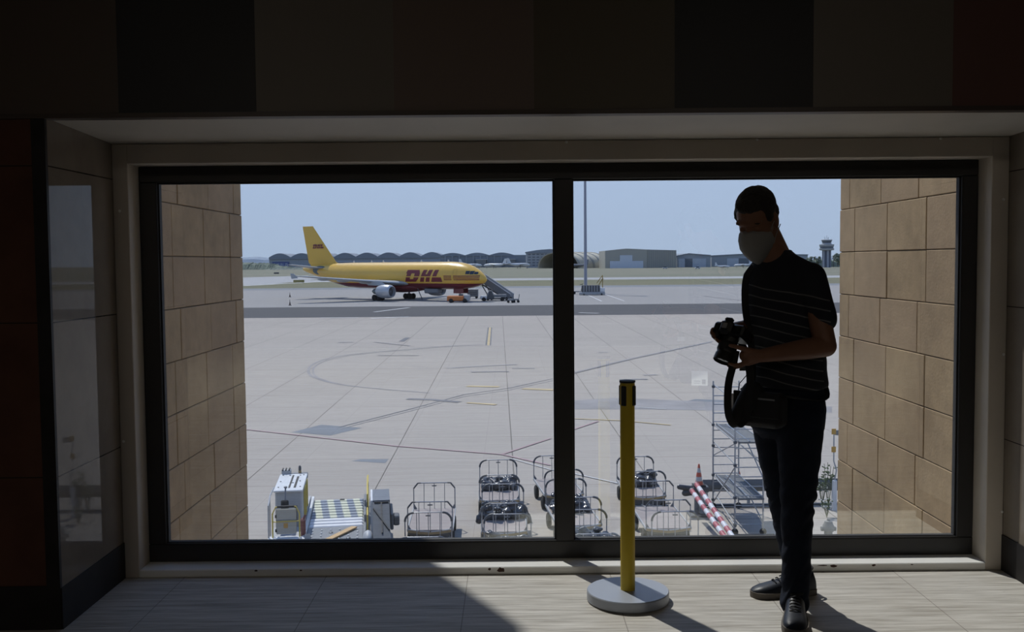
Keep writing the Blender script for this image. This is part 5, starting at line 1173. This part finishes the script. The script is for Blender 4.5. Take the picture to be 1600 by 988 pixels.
# jeans
jn = MB()
c = P(1229, 632, 4.19); jn.loft([[c + Vector((0, 0, dz)) + Lb * w_ * math.cos(2 * math.pi * k / 28) + Fb * d_ * math.sin(2 * math.pi * k / 28) for k in range(28)] for dz, w_, d_ in ((-.14, .12, .09), (-.10, .165, .118), (-.02, .172, .122), (.06, .162, .115), (.12, .155, .11))])
for ch in ([(1208, 655, 4.25, .094), (1216, 720, 4.25, .082), (1225, 785, 4.26, .066), (1236, 850, 4.29, .056), (1247, 905, 4.325, .054)], [(1250, 655, 4.12, .100), (1249, 720, 4.105, .086), (1247, 785, 4.09, .068), (1245, 850, 4.085, .060), (1242, 944, 4.075, .058)]):
    for a, b_ in zip(ch, ch[1:]): jn.cone(P(*a[:3]), P(*b_[:3]), a[3], b_[3], 20)
me = remesh(jn, .008, 5)
for v in me.vertices:
    c = v.co; k_ = math.exp(-((c.z - .47) / .12) ** 2) + .7 * math.exp(-((c.z - .12) / .12) ** 2) + .25
    v.co += v.normal * (noise.noise(Vector((c.x * 6, c.y * 6, c.z * 26 + 5 * math.sin(c.x * 14)))) * .011 * k_)
part('jeans', me, M_jeans)
# shoes
def shoe(heel, yaw, z0=0.0, L_=.295):
    mt = Matrix.Translation((heel.x, heel.y, z0)) @ Matrix.Rotation(yaw, 4, 'Z')
    up = [(0, .028, .075), (.01, .036, .10), (.04, .040, .112), (.08, .040, .105), (.12, .041, .085), (.16, .045, .070), (.21, .049, .058), (.25, .046, .050), (.28, .034, .040), (.293, .016, .030)]
    def sec(x, w_, h_, n=20): return [mt @ Vector((x * L_ / .295, w_ * math.copysign(abs(math.cos(q)) ** .8, math.cos(q)), .018 + max(0, h_ - .018) * max(0, math.sin(q)) ** .75)) for q in [math.pi * k / (n - 1) for k in range(n)]]
    o = part('shoe', MB().loft([sec(*u) for u in up]), M_shoe)
    pr = [(x * L_ / .295, w_ + .005) for x, w_, h_ in up]; poly = [(x, w_) for x, w_ in pr] + [(pr[-1][0] + .006, 0)] + [(x, -w_) for x, w_ in pr[::-1]] + [(-.006, 0)]
    part('sole', MB().loft([[mt @ Vector((x, y, z)) for x, y in poly] for z in (0, .010, .026)]), M_sole, o)
    lc = MB()
    for i in range(5): x = .115 + i * .018; z = .098 - i * .0075; lc.tube([mt @ Vector((x, -.022, z - .006)), mt @ Vector((x + .004, 0, z + .004)), mt @ Vector((x, .022, z - .006))], .003, 6)
    part('laces', lc, M_bag, o)
    part('collar_lining', MB().tube([mt @ Vector((.055 + .045 * math.cos(q), .036 * math.sin(q), .108 - .008 * math.cos(q))) for q in [2 * math.pi * k / 16 for k in range(16)]], .006, 6, closed=True), M_bag, o)
fh = ray(1271, 926); hR = Vector((0, 0, CAMZ)) + fh * (-CAMZ / fh.z); ft = ray(1174, 933); tR = Vector((0, 0, CAMZ)) + ft * (-CAMZ / ft.z); print('FOOT', hR, tR)
shoe(hR, math.atan2(tR.y - hR.y, tR.x - hR.x), L_=min(.31, (tR - hR).length))
hL = Vector((P(1243, 940, 4.10).x + .003, 4.115, 0)); shoe(hL, R(-106), L_=.30)

# camera held in both hands
ca = Vector((-.40, -.30, -.86)).normalized(); cb = Vector((.707, -.707, 0)); cb = (cb - ca * cb.dot(ca)).normalized(); cu = ca.cross(cb)
B0 = P(1145, 521, 3.985)
CMt = Matrix.Translation(B0) @ Matrix((cb, cu, ca)).transposed().to_4x4()     # local x width, y up, z lens axis
cm_ = empty('photo_camera', B0, 0, 'black interchangeable lens camera held in both hands of the masked man, lens pointing down', 'camera')
CT = Matrix.Translation(-B0) @ CMt
def cpart(name, mb, m, parent=None):
    me = mb.mesh(name); bm = bmesh.new(); bm.from_mesh(me); bmesh.ops.recalc_face_normals(bm, faces=bm.faces); bm.to_mesh(me); bm.free(); me.transform(CT)
    me.polygons.foreach_set('use_smooth', [True] * len(me.polygons)); me.set_sharp_from_angle(angle=R(35)); return link_mesh(name, me, m, parent or cm_)
cbod = cpart('camera_body', MB().bbox(-.070, .070, -.048, .042, -.025, .025, .008).bbox(-.072, -.035, -.048, .046, -.028, .045, .010).bbox(-.028, .028, .035, .068, -.030, .028, .012), M_camb)
cpart('display', MB().bbox(-.040, .030, -.035, .030, -.029, -.024, .002), M_win, cbod); cpart('hot_shoe', MB().bbox(-.011, .011, .067, .071, -.012, .010, .001), M_steel, cbod)
cpart('eyecup', MB().bbox(-.018, .018, .040, .062, -.042, -.028, .005), M_rubber, cbod)
cpart('mode_dial', MB().lathe([(0, 0), (.012, 0), (.012, .012), (0, .012)], 20, mat=Matrix.Translation((.048, .042, 0)) @ Matrix.Rotation(R(-90), 4, 'X')), M_camb, cbod)
cpart('shutter_button', MB().lathe([(0, 0), (.008, 0), (.007, .008), (0, .008)], 16, mat=Matrix.Translation((-.055, .045, .02)) @ Matrix.Rotation(R(-90), 4, 'X')), M_camb, cbod)
ln = cpart('lens', MB().lathe([(0, .024), (.033, .024), (.034, .040), (.031, .045), (.033, .05), (.036, .085), (.034, .09), (.037, .10), (.038, .125), (.035, .128), (.035, .12), (0, .115)], 40), M_camb)
cpart('front_element', MB().lathe([(0, .122), (.02, .121), (.033, .117), (0, .116)], 32), M_win, ln)
cpart('zoom_ring', MB().lathe([(.0355, .055), (.038, .057), (.038, .080), (.0355, .082)], 40), M_rubber, ln)
st_ = MB(); sp_ = [P(*q) for q in ((1150, 548, 3.94), (1145, 572, 3.945), (1139, 596, 3.95), (1137, 622, 3.95), (1138, 645, 3.95), (1143, 660, 3.955), (1151, 667, 3.96), (1160, 662, 3.97), (1167, 648, 3.98), (1171, 620, 3.99), (1172, 590, 4.0), (1168, 560, 4.01), (1158, 535, 4.01))]
def crm(ps, n=5):
    out = []; q = [ps[0]] + ps + [ps[-1]]
    for i in range(1, len(q) - 2):
        for k in range(n):
            t = k / n; a, b_, c, d = q[i - 1:i + 3]; out.append(.5 * (2 * b_ + (c - a) * t + (2 * a - 5 * b_ + 4 * c - d) * t * t + (3 * b_ - a - 3 * c + d) * t ** 3))
    return out + [ps[-1]]
def band(ps, wv, w_, th):
    ps = crm(ps); secs = []
    for i, p in enumerate(ps):
        t = (ps[min(i + 1, len(ps) - 1)] - ps[max(i - 1, 0)]).normalized(); s1 = (wv - t * wv.dot(t)).normalized(); n = t.cross(s1)
        secs.append([p + s1 * a * w_ / 2 + n * b_ * th / 2 for a, b_ in ((-1, -1), (1, -1), (1, 1), (-1, 1))])
    return MB().loft(secs)
sb_ = band(sp_, Vector((.85, -.5, .1)), .030, .004); me = sb_.mesh('neck_strap'); me.transform(Matrix.Translation(-B0)); me.polygons.foreach_set('use_smooth', [True] * len(me.polygons)); me.set_sharp_from_angle(angle=R(40)); link_mesh('neck_strap', me, M_bag, cm_)

# bag hanging in front of the hip
bc_ = P(1190, 640, 4.035) - Fb * .02
bg = empty('shoulder_bag', bc_, 0, 'black shoulder bag hanging at the hip of the masked man', 'bag')
bT = Matrix.Translation(-bc_)
bM = Matrix.Translation(bc_) @ Matrix((Lb, -Fb, Vector((0, 0, 1)))).transposed().to_4x4()
b1 = MB(); b1.bbox(-.115, .095, -.05, .045, -.075, .07, .022, bM); b1.cone(P(1152, 652, 4.03), P(1176, 612, 4.04), .035, .045, 14)
me = remesh(b1, .006, 5); me.transform(bT); bo = link_mesh('bag_body', me, M_bag, bg)
def bpart(name, mb, m, parent=None):
    me = mb.mesh(name); bm = bmesh.new(); bm.from_mesh(me); bmesh.ops.recalc_face_normals(bm, faces=bm.faces); bm.to_mesh(me); bm.free(); me.transform(bT); me.polygons.foreach_set('use_smooth', [True] * len(me.polygons)); me.set_sharp_from_angle(angle=R(35)); return link_mesh(name, me, m, parent or bg)
bpart('flap', MB().bbox(-.112, .095, -.056, -.048, -.03, .074, .003, bM), M_bag); bpart('zip', MB().bbox(-.09, .08, -.060, -.055, .045, .052, .001, bM), M_steel)
tor = lambda px, py, off, d: P(px, py, 4.19) + Lb * off + Fb * d
bpart('bag_strap', band([bM @ Vector((-.10, .0, .07)), tor(1230, 592, -.085, .142), tor(1229, 560, -.085, .134), tor(1228, 530, -.09, .133), tor(1224, 490, -.10, .133), tor(1223, 455, -.105, .128), tor(1223, 430, -.105, .110), tor(1222, 413, -.095, .06), tor(1221, 409, -.09, .0), tor(1222, 418, -.085, -.075), tor(1223, 440, -.075, -.125), tor(1224, 490, -.03, -.136), tor(1229, 545, .04, -.130), tor(1230, 595, .11, -.100), tor(1230, 620, .160, -.005), bM @ Vector((.085, .0, .06))], Vector((.6, -.5, .1)), .030, .004), M_bag)
bpart('buckle', MB().bbox(-.02, .02, -.004, .004, -.012, .012, .002, Matrix.Translation(P(1163, 575, 4.045))), M_steel)
# white pass card clipped at the far hip, seen only as a reflection in the glass
pcd = Vector((1.0, 4.36, .855)); cd = empty('pass_card', pcd, R(12), 'white pass card hanging at the hip, seen reflected in the glass beside the man', 'card')
MB().bbox(-.042, .042, .0, .002, -.042, .036, .0008).build('card', mat('white_card', (.80, .80, .78, 1), .5), cd); MB().box(.012, .032, .002, .0026, -.034, -.008).box(-.030, .004, .002, .0026, -.020, -.016).box(-.030, .004, .002, .0026, -.030, -.027).build('print', M_mgrey, cd, smooth=0)
MB().tube([(0, .001, .036), (.006, -.004, .08), (.035, -.035, .13), (.07, -.05, .15)], .002, 6).build('clip_cord', M_bag, cd)
# added fill lights, out of view behind the camera, to lift the front wall panels
for i, (x, y) in enumerate(((-2.5, -3.5), (2.5, -3.5))):
    t = empty('added_fill_light', (x, y, ZC), 0, None); tag(t, ('left' if i == 0 else 'right') + ' flat fill light added out of view behind the viewpoint', 'fill light')
    MB().bbox(-.6, .6, -.3, .3, -.06, 0, .01).build('fill_frame', M_white, t)
    em = MATS.get('fill_glow')
    if not em:
        em = bpy.data.materials.new('fill_glow'); em.use_nodes = True; bs = em.node_tree.nodes['Principled BSDF']; bs.inputs['Emission Color'].default_value = (1, .9, .78, 1); bs.inputs['Emission Strength'].default_value = 18.0; MATS['fill_glow'] = em
    MB().box(-.57, .57, -.27, .27, -.066, -.058).build('fill_panel', em, t, smooth=0)
